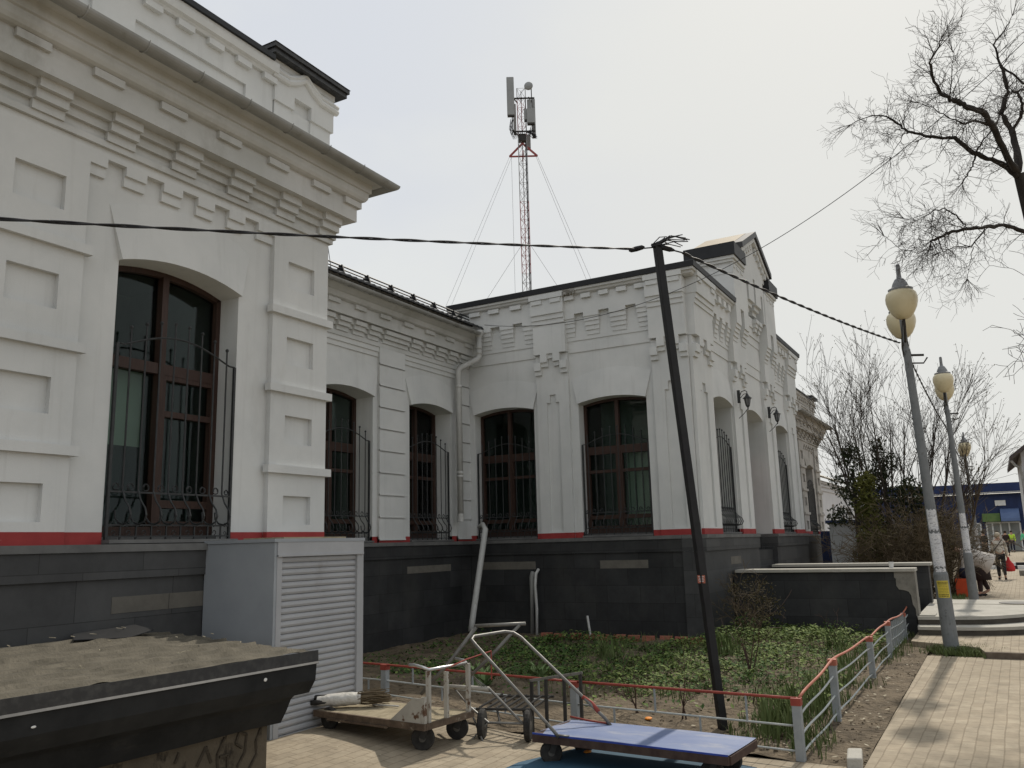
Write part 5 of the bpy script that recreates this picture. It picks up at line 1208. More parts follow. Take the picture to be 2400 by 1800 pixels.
b.tube([(14.6, -1.6, -.1), (14.45, -1.5, .5), (14.2, -1.3, 3), (13.95, -1.10, 5.2), (13.62, -.94, 6.0), (13.42, -.85, 6.65)], [.30, .22, .18, .13, .10, .07], 14, cap=False)
trunk = b.build('trunk', 'bark', TR, smooth=True)
b = MB(); tw = MB()
for nm, (pts, ra, rb) in LIMB.items():
    ra *= .52; rb *= .55
    P0 = [Vector(p) for p in pts]; fine = []
    for i in range(len(P0)-1):
        for k in range(4):
            t = k/4; q = P0[i].lerp(P0[i+1], t); fine.append(q+Vector((rg.uniform(-1, 1), rg.uniform(-1, 1), rg.uniform(-1, 1)))*.013)
    fine.append(P0[-1]); n = len(fine)
    rs = [(ra+(rb-ra)*i/(n-1))*rg.uniform(.88, 1.16) for i in range(n)]
    b.tube(fine, rs, 8 if ra > .03 else 5, cap=True)
    for i in range(3, n):
        for _ in range(2):
            if rg.random() < (.72 if rs[i] < .045 else .36):
                q = (fine[i]-fine[i-1]).normalized(); s = q.orthogonal().normalized(); s.rotate(Matrix.Rotation(rg.uniform(0, 2*PI), 3, q))
                low = nm in 'efjkl'
                branch(tw, fine[i], q*.35+s*.8+Vector((0, 0, -.25 if low else .1)), rg.uniform(.2, .46), min(rs[i]*.45, .0066), 2, rg, .5, .05 if low else 0, (2, 4), .17, .0020)
    for _ in range(5):
        q = (fine[-1]-fine[-2]).normalized(); branch(tw, fine[-1], q+Vector((rg.uniform(-.6, .6), rg.uniform(-.6, .6), rg.uniform(-.5, .5))), rg.uniform(.22, .4), .005, 2, rg, .45, 0, (2, 4), .17, .0016)
b.build('limbs', 'bark', TR, smooth=True)
tw.build('crown', 'twig', TR, recalc=False)
# second bare tree further right, only outer twigs enter the frame
TR2 = thing('bare_tree', 'distant bare tree whose fine twigs just enter at the right edge below the big tree', 'tree', (27, -4.2, 0))
b = MB(); b.tube([(27, -4.2, -.1), (27, -4.1, 3), (26.9, -3.9, 7.6)], [.28, .2, .06], 10); b.build('trunk', 'bark', TR2, smooth=True)
b = MB(); rg = random.Random(12)
for k in range(8): branch(b, (26.9+rg.uniform(-.2, .2), -3.9+rg.uniform(-.2, .3), 4.9+.35*k), (rg.uniform(-.3, .2), rg.uniform(.7, 1.0), rg.uniform(.05, .35)), rg.uniform(1.9, 2.3), .04, 3, rg, .5, 0, (2, 3), .16, .007)
b.build('crown', 'twig', TR2, recalc=False)
# many-stemmed budding tree behind the nearest lamp post
def vase_tree(label, base, stems, seed, rad, leaf_m='bush_leaf', mt='twig', H=(3.2, 4.4), spread=.5, depth=3):
    t_ = thing('budding_tree', label, 'tree', base); rg = random.Random(seed); b = MB(); tips = []
    tr = MB()
    for k in range(stems):
        a = 2*PI*k/stems+rg.uniform(-.3, .3); tl = rg.uniform(.08, spread)
        d = Vector((math.cos(a)*tl, math.sin(a)*tl, 1)).normalized(); p0 = Vector(base)+Vector((math.cos(a)*rad, math.sin(a)*rad, -.1))
        h = rg.uniform(1.5, 2.3); tr.tube([p0, p0+d*h*.5, p0+d*h], [.075, .062, .05], 7)
        branch(b, p0+d*h*.98, d, rg.uniform(*H)*1.05, .036, 3, rg, .30, 0, (4, 5), .035, .0043, .02, tips)
        branch(b, p0+d*h*.8, d+Vector((rg.uniform(-.4, .4), rg.uniform(-.4, .4), 0)), rg.uniform(*H)*.9, .026, 2, rg, .32, 0, (5, 7), .045, .0043, .02, tips)
    tr.build('trunk', 'bark', t_, smooth=True); b.build('crown', mt, t_, recalc=False)
    b = MB()
    for p in tips:
        for _ in range(2):
            q = p+Vector((rg.uniform(-.05, .05), rg.uniform(-.05, .05), rg.uniform(-.06, .02))); s = rg.uniform(.014, .03)
            v1 = Vector((rg.uniform(-1, 1), rg.uniform(-1, 1), rg.uniform(-1, 1))).normalized()*s; v2 = v1.orthogonal().normalized()*s*.6
            b.quad(q-v1, q+v2, q+v1, q-v2)
    b.build('buds', leaf_m, t_, recalc=False)
vase_tree('many-stemmed budding bare tree rising behind the nearest lamp post', (27, 2.5, 0), 10, 5, .4, H=(2.5, 3.2), spread=.46)
vase_tree('smaller wide budding tree between the two nearest lamp posts', (28.3, 1.5, 0), 5, 8, .3, mt='twig_mid', H=(1.8, 2.4), spread=.75)
def leaf_cloud(mb, c, rad, n, s, rg, flat=0, up=None, clump=1.0):
    for _ in range(n):
        while True:
            p = Vector((rg.uniform(-1, 1), rg.uniform(-1, 1), rg.uniform(-1, 1)))
            if p.length < 1 and rg.random() < .25+.75*p.length: break
        k = 1+.32*noise.noise(Vector((p.x*2.2+c[0], p.y*2.2+c[1], p.z*2.2)))
        q = Vector((c[0]+p.x*rad[0]*k, c[1]+p.y*rad[1]*k, c[2]+p.z*rad[2]*k))
        if noise.noise(q*1.9) < -.18*clump: continue
        z = rg.uniform(.6, 1.3)*s; v1 = Vector((rg.uniform(-1, 1), rg.uniform(-1, 1), rg.uniform(-.3, 1.2) if up else rg.uniform(-1, 1))).normalized()*z; v2 = v1.orthogonal().normalized()
        v2.rotate(Matrix.Rotation(rg.uniform(0, PI), 3, v1)); v2 *= z*.42
        mb.quad(q-v1, q+v2*.9, q+v1, q-v2*.9)
def conifer(label, base, H, w, m, seed, n=5200, z0=.0):
    t_ = thing('conifer', label, 'conifer', base); rg = random.Random(seed)
    b = MB(); b.tube([Vector(base)-Vector((0, 0, .1)), Vector(base)+Vector((0, 0, H*.85))], [.12, .03], 8); b.build('trunk', 'bark', t_)
    b = MB()
    for k in range(int(n/26)):
        h = z0+(1-z0)*rg.random()**1.15; a = rg.uniform(0, 2*PI); rr = w*((1-h)/(1-z0))**.6*(.55+.55*rg.random())*(1+.3*noise.noise(Vector((math.cos(a)*1.5, math.sin(a)*1.5, h*6+seed))))
        c = Vector(base)+Vector((math.cos(a)*rr, math.sin(a)*rr, .15+h*(H-.2)))
        leaf_cloud(b, c, (.24, .24, .20), 22, .06, rg, up=True, clump=.6)
    b.build('crown', m, t_, recalc=False)
conifer('dark narrow conifer beside the grey kiosk under the budding tree', (26, 3.42, 0), 4.15, .85, 'thuja', 1, 3600, .42)
conifer('taller dark conifer in the middle of the shrubs behind the lamp post', (26.3, 2.62, 0), 4.3, .85, 'thuja', 2, 5600, .12)
conifer('rounded dark evergreen at the right of the conifers', (25.6, 1.9, 0), 3.1, .8, 'thuja', 3, 4200)
conifer('yellow-green conifer standing between the two dark conifers', (24.9, 2.95, 0), 3.3, .42, 'thuja_yellow', 4)
def tangle(label, c, rad, seed, n):
    t_ = thing('shrub', label, 'shrub', (c[0], c[1], 0), 'tangled bare shrubs behind the porch'); rg = random.Random(seed); b = MB()
    for k in range(n):
        a = rg.uniform(0, 2*PI); p = Vector((c[0]+rad[0]*.5*rg.uniform(-1, 1), c[1]+rad[1]*.6*rg.uniform(-1, 1), .0))
        branch(b, p, (math.cos(a)*.5, math.sin(a)*.5, 1), rg.uniform(.62, .95)*c[2], .013, 3, rg, .48, .02, (4, 6), .2, .0042)
    b.build('branches', 'bush_twig', t_, recalc=False)
    b = MB(); leaf_cloud(b, (c[0], c[1], c[2]*.62), (rad[0], rad[1], c[2]*.62), 1500, .04, rg); b.build('foliage', 'bush_leaf', t_, recalc=False)
for i, (x, y, h, lab) in enumerate(((23.4, 2.35, 1.5, 'tangled brown shrub in front of the grey kiosk'), (23.6, 1.85, 1.9, 'tangled brown shrub left of the nearest lamp post'), (23.8, 1.30, 1.9, 'tangled brown shrub right behind the nearest lamp post'), (25.6, 1.65, 1.8, 'tangled brown shrub behind the second lamp post'))):
    tangle(lab, (x, y, h), (.75, .5), 40+i, 13)
# ---------------------------------------------------------------- garden bed
rg = random.Random(77)
def soil_z(x, y): return zg(x, y)*.9+.02
cov = {'leaf_bright': MB(), 'leaf_dark': MB()}
cnt = 0
while cnt < 27000:
    x = rg.uniform(7.9, 15.5); y = rg.uniform(1.6, 8.4)
    if x > 14.1 and y > 4.2: continue
    front = 9.0+.9*noise.noise(Vector((y*.8, 3, 0)))
    if y > 4: front += (y-4)*.1
    dn = noise.noise(Vector((x*.9, y*.9, 0)))+.5*noise.noise(Vector((x*2.7, y*2.7, 4)))
    if x < front and rg.random() > .10: continue
    if y > 7.0 and rg.random() < .8: continue
    if x > 13.6 and y > 4.2: continue
    if dn < -.32 and rg.random() < .85: continue
    if y < 2.6 and x < 13 and rg.random() < .55: continue
    cnt += 1
    sunny_lush = (y < 4.6) and dn > -.05
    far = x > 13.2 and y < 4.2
    m = 'leaf_bright' if (rg.random() < (.9 if far else .72 if sunny_lush else .25)) else 'leaf_dark'  # mix painted brighter where the bed is sunlit, darker in the wing's shade
    h = rg.uniform(.01, .115)*(1.0+1.6*max(-.35, dn)+(.6 if far else 0)); s = rg.choice((.015, .021, .029, .040))*rg.uniform(.8, 1.2)
    a = rg.uniform(0, 2*PI); tl = rg.uniform(-.2, .9)
    v1 = Vector((math.cos(a)*math.cos(tl), math.sin(a)*math.cos(tl), math.sin(tl)))*s; v2 = Vector((-math.sin(a), math.cos(a), rg.uniform(-.4, .4)))*s*.55
    p = Vector((x, y, soil_z(x, y)+h)); cov[m].add([p-v1, p+v2*.9-v1*.1, p+v1+Vector((0, 0, -s*.25)), p-v2*.9-v1*.1], [(0, 1, 2), (0, 2, 3)])
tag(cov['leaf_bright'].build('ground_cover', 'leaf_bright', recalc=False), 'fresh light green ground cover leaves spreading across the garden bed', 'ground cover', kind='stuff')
tag(cov['leaf_dark'].build('ground_cover', 'leaf_dark', recalc=False), 'ground cover leaves coloured darker green for the shaded part of the garden bed', 'ground cover', kind='stuff')
def blades(mb, c, n, h, w, rg, lean=.35, rad=.06, seg=4):
    for _ in range(n):
        a = rg.uniform(0, 2*PI); p = Vector((c[0]+rg.uniform(-rad, rad), c[1]+rg.uniform(-rad, rad), c[2])); hh = h*rg.uniform(.6, 1.1)
        d = Vector((math.cos(a), math.sin(a), 0)); s = Vector((-d.y, d.x, 0)); ln = rg.uniform(0, lean)*hh; vs = []
        for i in range(seg+1):
            t = i/seg; q = p+d*ln*t*t+Vector((0, 0, hh*(t-.28*lean*t*t))); ww = w*(1-t**2.2)*.5+.0008
            vs += [q-s*ww, q+s*ww]
        mb.add(vs, [(2*i, 2*i+1, 2*i+3, 2*i+2) for i in range(seg)])
def clump(label, c, n, h, w, seed, lean=.4, rad=.08, m='leaf_iris', name='iris_clump', cat='iris', group='iris clumps in the garden bed'):
    b = MB(); blades(b, c, n, h, w, random.Random(seed), lean, rad); return tag(b.build(name, m, recalc=False), label, cat, group)
IR = [((7.6, 1.75, .02), 90, .42, 'dense clump of iris blades just inside the fence corner'), ((8.05, 1.85, .02), 80, .40, 'clump of iris blades behind the corner fence post'), ((8.5, 1.72, .02), 70, .42, 'clump of iris blades at the second post of the wavy fence'),
      ((9.3, 1.75, .02), 60, .38, 'clump of iris blades along the middle of the wavy fence'), ((10.3, 1.72, .02), 60, .38, 'clump of iris blades before the third post of the wavy fence'), ((11.6, 1.75, .02), 55, .36, 'clump of iris blades past the third post of the wavy fence'),
      ((12.2, 3.5, .02), 80, .46, 'tall clump of iris blades in the middle of the bed'), ((13.3, 2.2, .02), 50, .36, 'clump of iris blades by the far end of the wavy fence'), ((11.4, 4.9, .02), 70, .40, 'tall grassy clump in the shaded green cover left of the pole')]
for i, (c, n, h, lab) in enumerate(IR): clump(lab, c, int(n*.62), h, .018, 100+i, .45, .16)
for i, (c, lab) in enumerate((((9.1, 4.85, .03), 'broad-leaved lily clump seen through the tube handle'), ((8.75, 5.5, .05), 'broad-leaved lily clump behind the handlebar of the rusty cart'), ((8.45, 5.2, .05), 'small lily clump behind the luggage trolley'))):
    clump(lab, c, 26, .42, .055, 200+i, 1.25, .07, 'leaf_pale', 'lily_clump', 'lily', 'lily clumps in the garden bed')
gr = MB(); rg = random.Random(88)
for _ in range(420):
    x = rg.uniform(6.95, 16); y = 1.47+abs(rg.gauss(0, .10))*rg.choice((-1, 1)); 
    if noise.noise(Vector((x*1.2, y, 0))) > .0: blades(gr, (x, y, .01), 3, .14, .007, rg, .6, .04, 3)
for _ in range(420): blades(gr, (13.75+rg.gauss(0, .22), .62+rg.gauss(0, .2), .0), 4, .13, .007, rg, .7, .03, 3)
for _ in range(260):
    x, y = rg.uniform(7.1, 9.5), rg.uniform(1.45, 2.2); blades(gr, (x, y, .01), 3, .16, .008, rg, .7, .03, 3)
for _ in range(900):
    x, y = rg.uniform(8.5, 14), rg.uniform(1.6, 5.5); blades(gr, (x, y, .02), 3, .17, .006, rg, .6, .05, 3)
for _ in range(260): blades(gr, (rg.uniform(18.9, 24), .95+rg.gauss(0, .1), .15), 4, .12, .008, rg, .6, .05, 3)
tag(gr.build('grass', 'leaf_iris', recalc=False), 'tufts of grass along the fences and round the lamp post foot', 'grass', kind='stuff')
lit = MB(); rg = random.Random(89)
for _ in range(420):
    if rg.random() < .6: x, y = rg.uniform(6.9, 13.5), rg.uniform(1.05, 2.0)
    else: x, y = rg.uniform(7.2, 9.6), rg.uniform(1.8, 6.0)
    s = rg.uniform(.008, .03); a = rg.uniform(0, PI); v1 = Vector((math.cos(a), math.sin(a), rg.uniform(-.3, .5)))*s; v2 = Vector((-math.sin(a), math.cos(a), rg.uniform(-.2, .2)))*s*.6; p = Vector((x, y, .045)); lit.quad(p-v1, p+v2, p+v1, p-v2)
for _ in range(150):
    x, y = (rg.uniform(5.0, 6.8), rg.uniform(2.0, 5.2)) if rg.random() < .5 else (rg.uniform(6.9, 12.5), rg.uniform(-.6, 1.0))
    s = rg.uniform(.005, .016); a = rg.uniform(0, PI); v1 = Vector((math.cos(a), math.sin(a), rg.uniform(-.1, .3)))*s; v2 = Vector((-math.sin(a), math.cos(a), 0))*s*.6; p = Vector((x, y, zg(x, y)+.022)); lit.quad(p-v1, p+v2, p+v1, p-v2)
tag(lit.build('dry_leaves', 'litter', recalc=False), 'scattered pale dry leaves and scraps on the soil by the fences', 'dry leaves', kind='stuff')
cl = MB()
for _ in range(700):
    x, y = rg.uniform(6.95, 9.2), rg.uniform(1.6, 7.5); s = rg.uniform(.006, .026); cl.sphere((x, y, soil_z(x, y)-.004), s, 6, 4, (1, rg.uniform(.6, 1.2), rg.uniform(.5, .8)))
for _ in range(300):
    x, y = rg.uniform(6.95, 13.2), rg.uniform(1.03, 1.42); s = rg.uniform(.004, .012); cl.sphere((x, y, .012), s, 5, 3, (1, 1, .6))
tag(cl.build('soil_clods', 'soil', recalc=False), 'loose clods of dry soil along the front of the garden bed', 'soil', kind='stuff')
def rose(label, x, y, h, seed, n=4):
    b = MB(); rg = random.Random(seed)
    for _ in range(n): branch(b, (x+rg.uniform(-.03, .03), y+rg.uniform(-.03, .03), 0), (rg.uniform(-.3, .3), rg.uniform(-.3, .3), 1), h*rg.uniform(.6, 1), .009, 2, rg, .45, 0, (1, 3), .14, .0025)
    t_ = thing('rose_bush', label, 'rose bush', (x, y, 0), 'pruned rose bushes'); o = b.build('stems', 'rose_stem', t_, recalc=False)
    b = MB(); leaf_cloud(b, (x, y, h*.75), (.16, .16, h*.3), 70, .02, rg, clump=.3); b.build('leaves', 'leaf_dark', t_, recalc=False)
rose('bare rose bush with forked stems between the pole and the porch', 10.6, 2.75, .75, 1, 5); rose('thin rose stem behind the straight red rail left of the pole', 7.95, 2.72, .42, 2, 2); rose('thin rose stem behind the straight red rail beside the orange peel', 8.0, 3.2, .40, 3, 2); rose('small bare rose by the wavy fence post', 8.9, 2.3, .35, 4, 2); rose('short rose stem near the porch at the far end of the bed', 13.9, 2.35, .4, 5, 2)
sh = thing('bush', 'airy brown-leaved bush against the dark plinth left of the porch', 'bush', (14.3, 3.65, 0)); rg = random.Random(55)
b = MB(); [branch(b, (14.3+rg.uniform(-.1, .1), 3.65+rg.uniform(-.12, .12), 0), (rg.uniform(-.35, .35), rg.uniform(-.4, .4), 1), rg.uniform(.55, .75), .012, 3, rg, .5, 0, (2, 4), .18, .003) for _ in range(9)]; b.build('stems', 'bush_twig', sh, recalc=False)
b = MB(); leaf_cloud(b, (14.3, 3.65, .62), (.42, .5, .42), 1100, .022, rg, clump=1.3); b.build('leaves', 'bush_leaf', sh, recalc=False)
for i in range(11):
    x, y = 13.98-.012*i, 4.45+.24*i if i > 3 else 4.3+.16*i
    b = MB(); b.obox((13.55+.04*(i % 3), 4.35+.27*i, .06), (.055, .02, 0), (-.02, .10, .0), (.02, 0, .06)); o = b.build('garden_brick', 'brick_red'); tag(o, 'tilted red garden brick in the edging row below the dark plinth', 'brick', 'red bricks edging the bed')
b = MB(); r3 = random.Random(2)
vs = []
b.sphere((7.72, 2.98, .05), .035, 8, 5, (1.2, 1, .4)); tag(b.build('orange_peel', 'orange_peel'), 'bright orange peel on the bare soil behind the fence', 'peel')
b = MB(); b.sphere((6.42, 3.0, .035), .03, 8, 5, (1.5, 1, .3)); tag(b.build('orange_peel', 'orange_peel'), 'orange peel on the paving under the blue trolley', 'peel')
b = MB(); b.bar((13.55, 6.18, .0), (13.6, 6.26, .42), .035, .02); tag(b.build('wooden_stake', 'pipe'), 'short grey stake with bricks at its foot by the dark plinth', 'stake')
# ---------------------------------------------------------------- things beyond the station
W_ = thing('low_building', 'low white outbuilding with a pale corrugated roof beyond the bare-brick wing', 'building', (42, 6.3, 0))
b = MB(); fw_ = lambda u, d, z: (u, 6.3-d, z)
b.T = fw_; ops = []
x = 36.5
for i in range(6):
    a = 40.2+2.3*i; ops.append((a, a+.8, 3.0, 3.06, 1.6))
wall_open(b, 36.0, 55, -.3, 0, -.1, 4.0, ops)
for z in (3.55, 3.72, 3.86): b.box(36.0, 55, -.02, .05+.03*(z-3.5)*4, z, z+.06)
b.build('wall', 'white_low', W_)
b = MB(fw_)
for a, c, *_ in ops: b.box(a, c, -.29, -.2, 1.6, 3.1)
b.build('dark_window', 'dark_room', W_)
b = MB(); vs = []; n = 150
for i in range(n+1):
    xx = 35.9+19.3*i/n; w_ = .03*math.sin(i*2.2)
    vs += [(xx, 5.85, 4.02+w_), (xx, 6.9, 4.45+w_), (xx, 9.5, 5.4+w_)]
b.add(vs, [(i*3+j, i*3+j+1, (i+1)*3+j+1, (i+1)*3+j) for i in range(n) for j in range(2)]); b.build('roof', 'low_roof', W_)
b = MB(); b.box(39.0, 40.3, 6.255, 6.30, -.1, 1.75); b.build('blue_door', 'blue_metal', W_)
G_ = thing('grey_kiosk', 'grey sheet-metal kiosk half hidden by shrubs behind the porch', 'kiosk', (29.8, 4.1, 0))
b = MB(); b.box(29.4, 30.6, 3.0, 4.75, 0, 2.05); b.build('body', 'kiosk', G_); b = MB(); b.box(29.3, 30.7, 2.9, 4.85, 2.052, 2.15); b.build('roof', 'blue_metal', G_)
b = MB(); b.box(29.36, 29.402, 3.2, 4.0, .1, 1.9); b.build('door', 'kiosk', G_)
H_ = thing('blue_container', 'dark blue metal container between the bare-brick wing and the grey kiosk', 'container', (31.4, 5.0, 0))
b = MB(); b.box(30.9, 33.2, 4.75, 5.3, 0, 1.82); 
for i in range(14): b.box(30.88, 30.9, 4.77+.038*i, 4.785+.038*i, .05, 1.8)
b.build('body', 'blue_metal', H_)
# blue market pavilion at the end of the street
V_ = thing('blue_pavilion', 'long dark blue shop building with glazed doors at the end of the street', 'building', (85, 2, 0))
b = MB(); b.box(85, 95, -14, 20, -.1, 5.0)
for i in range(60): b.box(84.95, 85.0, -14+.57*i, -13.75+.57*i, 3.0, 4.85)
b.build('wall', 'blue_metal', V_)
b = MB(); b.add([(84.3, -14, 4.86), (84.3, 20, 4.86), (90, 20, 5.45), (90, -14, 5.45)], [(0, 1, 2, 3)]); b.build('roof', 'low_roof', V_); b = MB(); b.box(87, 92, -14, 20, 5.0, 5.9); b.build('roof_band', 'blue_metal', V_)
b = MB(); 
for y0, y1, h in ((-1.75, .75, 2.35), (1.2, 2.1, 2.3), (-4.2, -2.4, 2.3)): b.box(84.9, 84.99, y0, y1, .05, h)
b.build('glazing', 'dark_room', V_)
b = MB()
for y in (-1.75, -.95, -.3, .3, .75, 1.2, 2.1): b.box(84.84, 84.9, y-.06, y+.06, .05, 2.35)
b.box(84.84, 84.9, -1.75, .75, 2.35, 2.47); b.box(84.84, 84.9, 1.2, 2.1, 2.3, 2.42); b.build('door_frame', 'white_paint', V_)
b = MB(); b.box(84.3, 84.95, -.35, 1.0, 2.5, 3.2); b.build('green_sign', 'sign_green', V_)
b = MB(); pts = [(84.9, 2.5), (84.9, 3.6), (84.4, 3.5), (84.0, 3.2), (83.75, 2.75), (83.7, 2.5)]
b.add([(x_, y_, z_) for y_ in (-1.8, -.4) for x_, z_ in pts], [tuple(range(6)), tuple(range(6, 12))[::-1]]+[(i, (i+1) % 6, (i+1) % 6+6, i+6) for i in range(6)]); b.build('awning', 'awning', V_)
b = MB(); b.box(84.85, 84.98, -.9, -.1, 3.85, 4.3); b.build('white_sign', 'white_paint', V_)
Y_ = thing('far_house', 'pale rendered house with dark eaves cut by the right edge', 'house', (56, -3.5, 0))
b = MB(); b.box(55, 65, -9, -1.62, -.1, 6.2); b.build('wall', 'house', Y_)
b = MB(); b.add([(54.2, -1.05, 5.72), (66, -1.05, 5.72), (66, -5.3, 9.0), (54.2, -5.3, 9.0), (54.2, -1.05, 5.5), (66, -1.05, 5.5), (66, -5.3, 8.7), (54.2, -5.3, 8.7), (54.2, -9.6, 5.72), (66, -9.6, 5.72)],
                [(0, 1, 2, 3), (4, 7, 6, 5), (0, 4, 5, 1), (0, 3, 7, 4), (1, 5, 6, 2), (3, 2, 9, 8)]); b.build('roof', 'house_roof', Y_)
b = MB(); b.tube([(54.4, -1.1, 5.5), (54.5, -1.3, 5.2), (54.8, -1.5, 5.1), (54.92, -1.55, 4.7), (54.92, -1.55, 1)], .07, 8); b.build('downpipe', 'gutter', Y_)
for i, (x, y, z) in enumerate(((37.5, -.55, .0), (36.2, -.95, 0))):
    b = MB(); b.box(x, x+1.0, y-1.1, y, -.02, .28 if i else .20); b.box(x+.5, x+1.0, y-1.1, y-.25, .28 if i else .2, .42); tag(b.build('concrete_block', 'concrete_dark', bevel=.01), ('farther' if i == 0 else 'nearer')+' stepped concrete block on the street near the right edge', 'block')
b = MB(); b.lathe([(.0, .0), (.30, .0), (.31, .012), (.0, .014)], (18.62, -.18, .338), 20); tag(b.build('manhole_cover', 'dark_steel'), 'dark round manhole cover set in the raised platform', 'manhole')
# faint far tree line
TL_ = MB(); rg = random.Random(71)
for i in range(26): leaf_cloud(TL_, (rg.uniform(98, 125), rg.uniform(-30, 40), rg.uniform(2, 3.2)), (3.5, 3.5, 2.6), 260, .35, rg)
tag(TL_.build('tree_belt', 'bush_leaf', recalc=False), 'distant dull tree belt behind the blue shop building', 'trees', kind='stuff')

# ---------------------------------------------------------------- people
def skin_mesh(name, chain, edges, material, parent, lv=2):
    """one continuous surface grown over a chain of joints: chain = [(x, y, z, r)]"""
    me = bpy.data.meshes.new(name); me.from_pydata([c[:3] for c in chain], edges, []); me.update()
    o = bpy.data.objects.new(name, me); COL.objects.link(o)
    s = o.modifiers.new('s', 'SKIN'); me.skin_vertices or None
    for i, c in enumerate(chain):
        sv_ = me.skin_vertices[0].data[i]; r = c[3]; sv_.radius = (r, r) if not isinstance(r, tuple) else r; sv_.use_root = (i == 0)
    u_ = o.modifiers.new('u', 'SUBSURF'); u_.levels = lv; u_.render_levels = lv
    dg = bpy.context.evaluated_depsgraph_get(); m2 = bpy.data.meshes.new_from_object(o.evaluated_get(dg)); bpy.data.objects.remove(o)
    o = bpy.data.objects.new(name, m2); COL.objects.link(o); m2.name = name; m2.materials.clear(); m2.materials.append(M[material])
    for p in m2.polygons: p.use_smooth = True
    if parent: o.parent = parent
    return o
def person(label, x, y, z, h, face, top, legs, hair, stride=.16, bend=0.0, arm=(.1, .1), coat=0, skirt=0):
    """standing or walking figure about h metres tall facing angle face; bend tips the trunk forward"""
    P_ = thing('person', label, 'person', (x, y, z)); P_.rotation_euler = (0, 0, face); k = h/1.72
    cb, sb = math.cos(bend), math.sin(bend); hz = .92
    def U(fx, sy, up): return (k*(fx*cb+up*sb), k*sy, k*(hz+up*cb-fx*sb))           # trunk frame above the hips
    ch = []; E = []
    def A(pt, r): ch.append((*pt, r*k)); return len(ch)-1
    pel = A(U(0, 0, 0), .12); wst = A(U(0, 0, .20), .115); chs = A(U(0, 0, .40), .125); nk = A(U(.0, 0, .55), .055); hd = A(U(.03, 0, .68), .085); tp = A(U(.02, 0, .77), .07)
    E += [(pel, wst), (wst, chs), (chs, nk), (nk, hd), (hd, tp)]
    arms = []
    for s in (-1, 1):
        a_ = arm[(s+1)//2]; sh = A(U(0, s*.17, .47), .05); 
        if bend > .4: el = (U(.10, s*.21, .40)[0]+.02, k*s*.21, U(.1, 0, .4)[2]-.26*k); wr = (el[0]+.12*k, k*s*.16, el[2]-.22*k)
        else: el = (k*(.0+a_*.6), k*s*.23, U(0, 0, .19)[2]); wr = (k*(.04+a_*1.6), k*s*.23, U(0, 0, -.04)[2])
        e_ = A(el, .04); w_ = A(wr, .03); hn = A((wr[0]+.02*k, wr[1], wr[2]-.10*k), .028); E += [(chs, sh), (sh, e_), (e_, w_), (w_, hn)]; arms.append((sh, e_, w_, s))
    lg = []
    for s in (-1, 1):
        f_ = stride*s; hp = A((0, k*s*.09, k*.86), .085); kn = A((k*(.03+f_*.55), k*s*.09, k*.49), .06); an = A((k*(f_-(.08 if f_ < 0 else 0)), k*s*.09, k*(.10 if f_ > -.05 else .15)), .04); ft = A((k*(f_+.13), k*s*.10, k*.04), .035)
        E += [(pel, hp), (hp, kn), (kn, an), (an, ft)]; lg.append((hp, kn, an, ft))
    skin_mesh('body', ch, E, 'skin', P_)
    def grow(c, r): return (*c[:3], c[3]+r*k)
    c2 = [grow(ch[i], .022) for i in (pel, wst, chs)]; c2 += [(*U(0, 0, .50), .075*k)]; e2 = [(0, 1), (1, 2), (2, 3)]
    for sh, e_, w_, s in arms:
        b0 = len(c2); c2 += [grow(ch[sh], .022), grow(ch[e_], .020), grow(ch[w_], .018)]; e2 += [(2, b0), (b0, b0+1), (b0+1, b0+2)]
    if coat: c2.append((*U(-.02, 0, -coat), .17*k)); e2.append((0, len(c2)-1))
    skin_mesh('jacket', c2, e2, top, P_)
    c3 = [grow(ch[pel], .012)]; e3 = []
    for l in lg:
        b0 = len(c3); c3 += [grow(ch[l[0]], .012), grow(ch[l[1]], .018), (ch[l[2]][0], ch[l[2]][1], ch[l[2]][2]+.0*k, ch[l[2]][3]+.016*k)]; e3 += [(0, b0), (b0, b0+1), (b0+1, b0+2)]
    skin_mesh('trousers', c3, e3, legs, P_)
    if bend > .4:                                                     # long quilted coat hanging open over the back
        ax_ = Vector(U(0, 0, 1))-Vector(U(0, 0, 0)); b = MB(); b.lathe([(.07*k, .50*k), (.17*k, .42*k), (.20*k, .25*k), (.24*k, .0), (.31*k, -.26*k), (.29*k, -.27*k)], U(0, 0, 0), 18, axis=tuple(ax_)); o = b.build('coat', top, None, smooth=True); o.parent = P_
    if skirt:
        b = MB(); b.lathe([(.135*k, .98*k), (.20*k, .7*k), (.24*k, skirt*k)], (0, 0, 0), 16); o = b.build('skirt', legs, None, smooth=True); o.parent = P_
    for l in lg:
        b = MB(); b.sphere((ch[l[3]][0]-.05*k, ch[l[3]][1], ch[l[3]][2]), .055*k, 8, 6, (2.2, .8, .75)); o = b.build('shoe', 'black_cloth', None, smooth=True); o.parent = P_
    b = MB(); c_ = U(.005, 0, .715); b.sphere(c_, .105*k, 12, 8, (1, .95, 1.0)); o = b.build('hair', hair, None, smooth=True); o.parent = P_
    b = MB(); f_ = U(.115, 0, .665); b.sphere(f_, .018*k, 6, 4, (1, .8, 1.3)); o = b.build('nose', 'skin', None, smooth=True); o.parent = P_
    return P_, ch, arms
def hang(name, label, cat, mb, m, loc, face):
    o = mb.build(name, m, None, smooth=True); o.location = loc; o.rotation_euler = (0, 0, face); return tag(o, label, cat)
w1, ch, arms = person('fair-haired person in a cream jacket and black trousers walking away with a red bag', 34.6, .02, 0, 1.62, .03, 'cream_cloth', 'black_cloth', 'hair_fair', stride=.12)
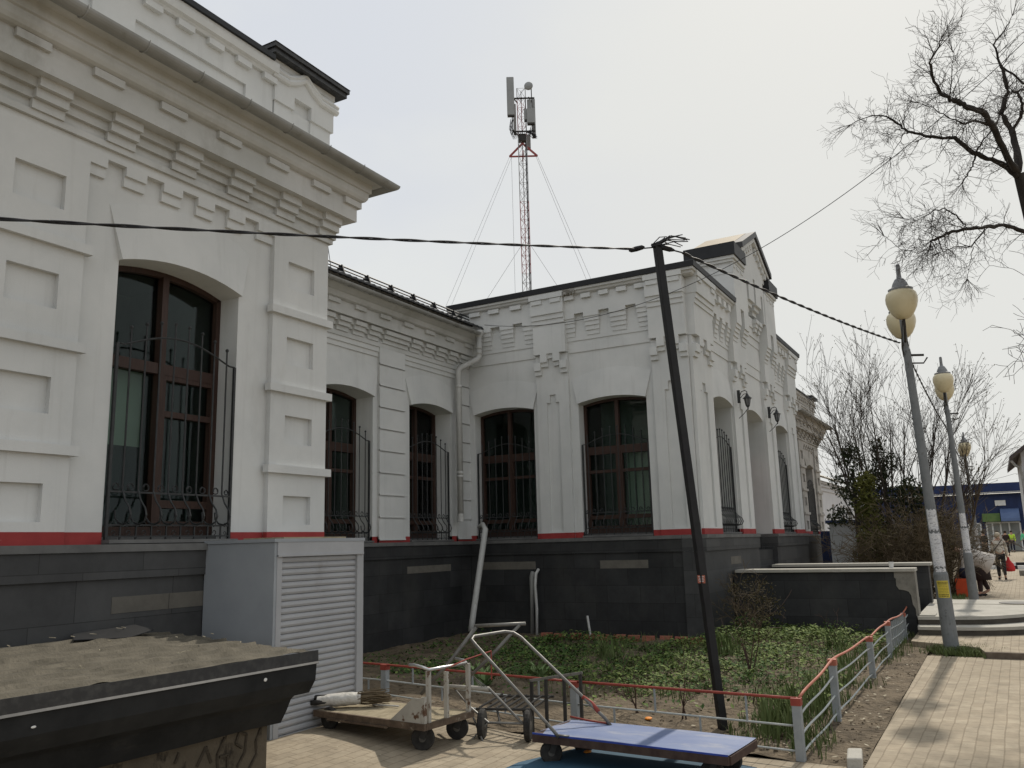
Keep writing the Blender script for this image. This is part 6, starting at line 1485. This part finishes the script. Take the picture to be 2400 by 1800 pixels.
b = MB(); hx = ch[arms[0][2]]; b.lathe([(.03, .02), (.05, -.08), (.15, -.22), (.19, -.38), (.17, -.46), (.05, -.48)], (hx[0]+.02, hx[1]-.03, hx[2]-.08), 12); hang('carrier_bag', 'red plastic carrier bag hanging from the hand of the cream-jacketed walker', 'bag', b, 'red_bag', (34.6, .02, 0), .03)
b = MB(); b.tube([(.1, -.12, 1.38), (-.10, -.10, 1.36), (-.16, .05, 1.15), (-.12, .22, .95)], .014, 5); b.obox((-.03, .26, .86), (.12, 0, .02), (0, .045, 0), (-.02, 0, .13)); hang('shoulder_bag', 'dark shoulder bag slung across the cream jacket', 'bag', b, 'dark_brown_cloth', (34.6, .02, 0), .03)
w2, ch2, arms2 = person('stooping person in a pale quilted jacket and long dark skirt beside the red crate', 23.9, .46, .12, 1.60, 1.75, 'quilt', 'dark_brown_cloth', 'hair_dark', stride=.07, bend=1.05, skirt=.42)
b = MB(); b.box(23.3, 23.7, .70, 1.02, .14, .56); tag(b.build('red_crate', 'orange', bevel=.02), 'red-orange crate standing at the foot of the railing beside the stooping person', 'crate')
b = MB(); b.lathe([(.05, 0), (.13, .02), (.15, .18), (.08, .24)], (23.6, .8, .565), 10); tag(b.build('bundle', 'navy', smooth=True), 'dark cloth bundle resting on the red-orange crate', 'bundle')
person('person in dark clothes standing by the glazed doors left of the walker', 58, .75, 0, 1.72, .5, 'black_cloth', 'black_cloth', 'hair_dark', stride=.05)
person('person in a light grey top and dark trousers near the shop doors', 66, .02, 0, 1.72, .2, 'white_cloth', 'navy', 'hair_dark', stride=.08)
person('person in a dark coat just beyond the light grey top', 69, -.45, 0, 1.70, .2, 'dark_brown_cloth', 'black_cloth', 'hair_dark', stride=.05)
person('person in a yellow-green safety vest outside the shop doors', 80, -.95, 0, 1.70, 3.1, 'lime', 'navy', 'hair_dark', stride=.10)
person('person in a green vest at the right edge outside the blue shop', 80, -1.85, 0, 1.72, 3.0, 'green_vest', 'navy', 'hair_dark', stride=.06)
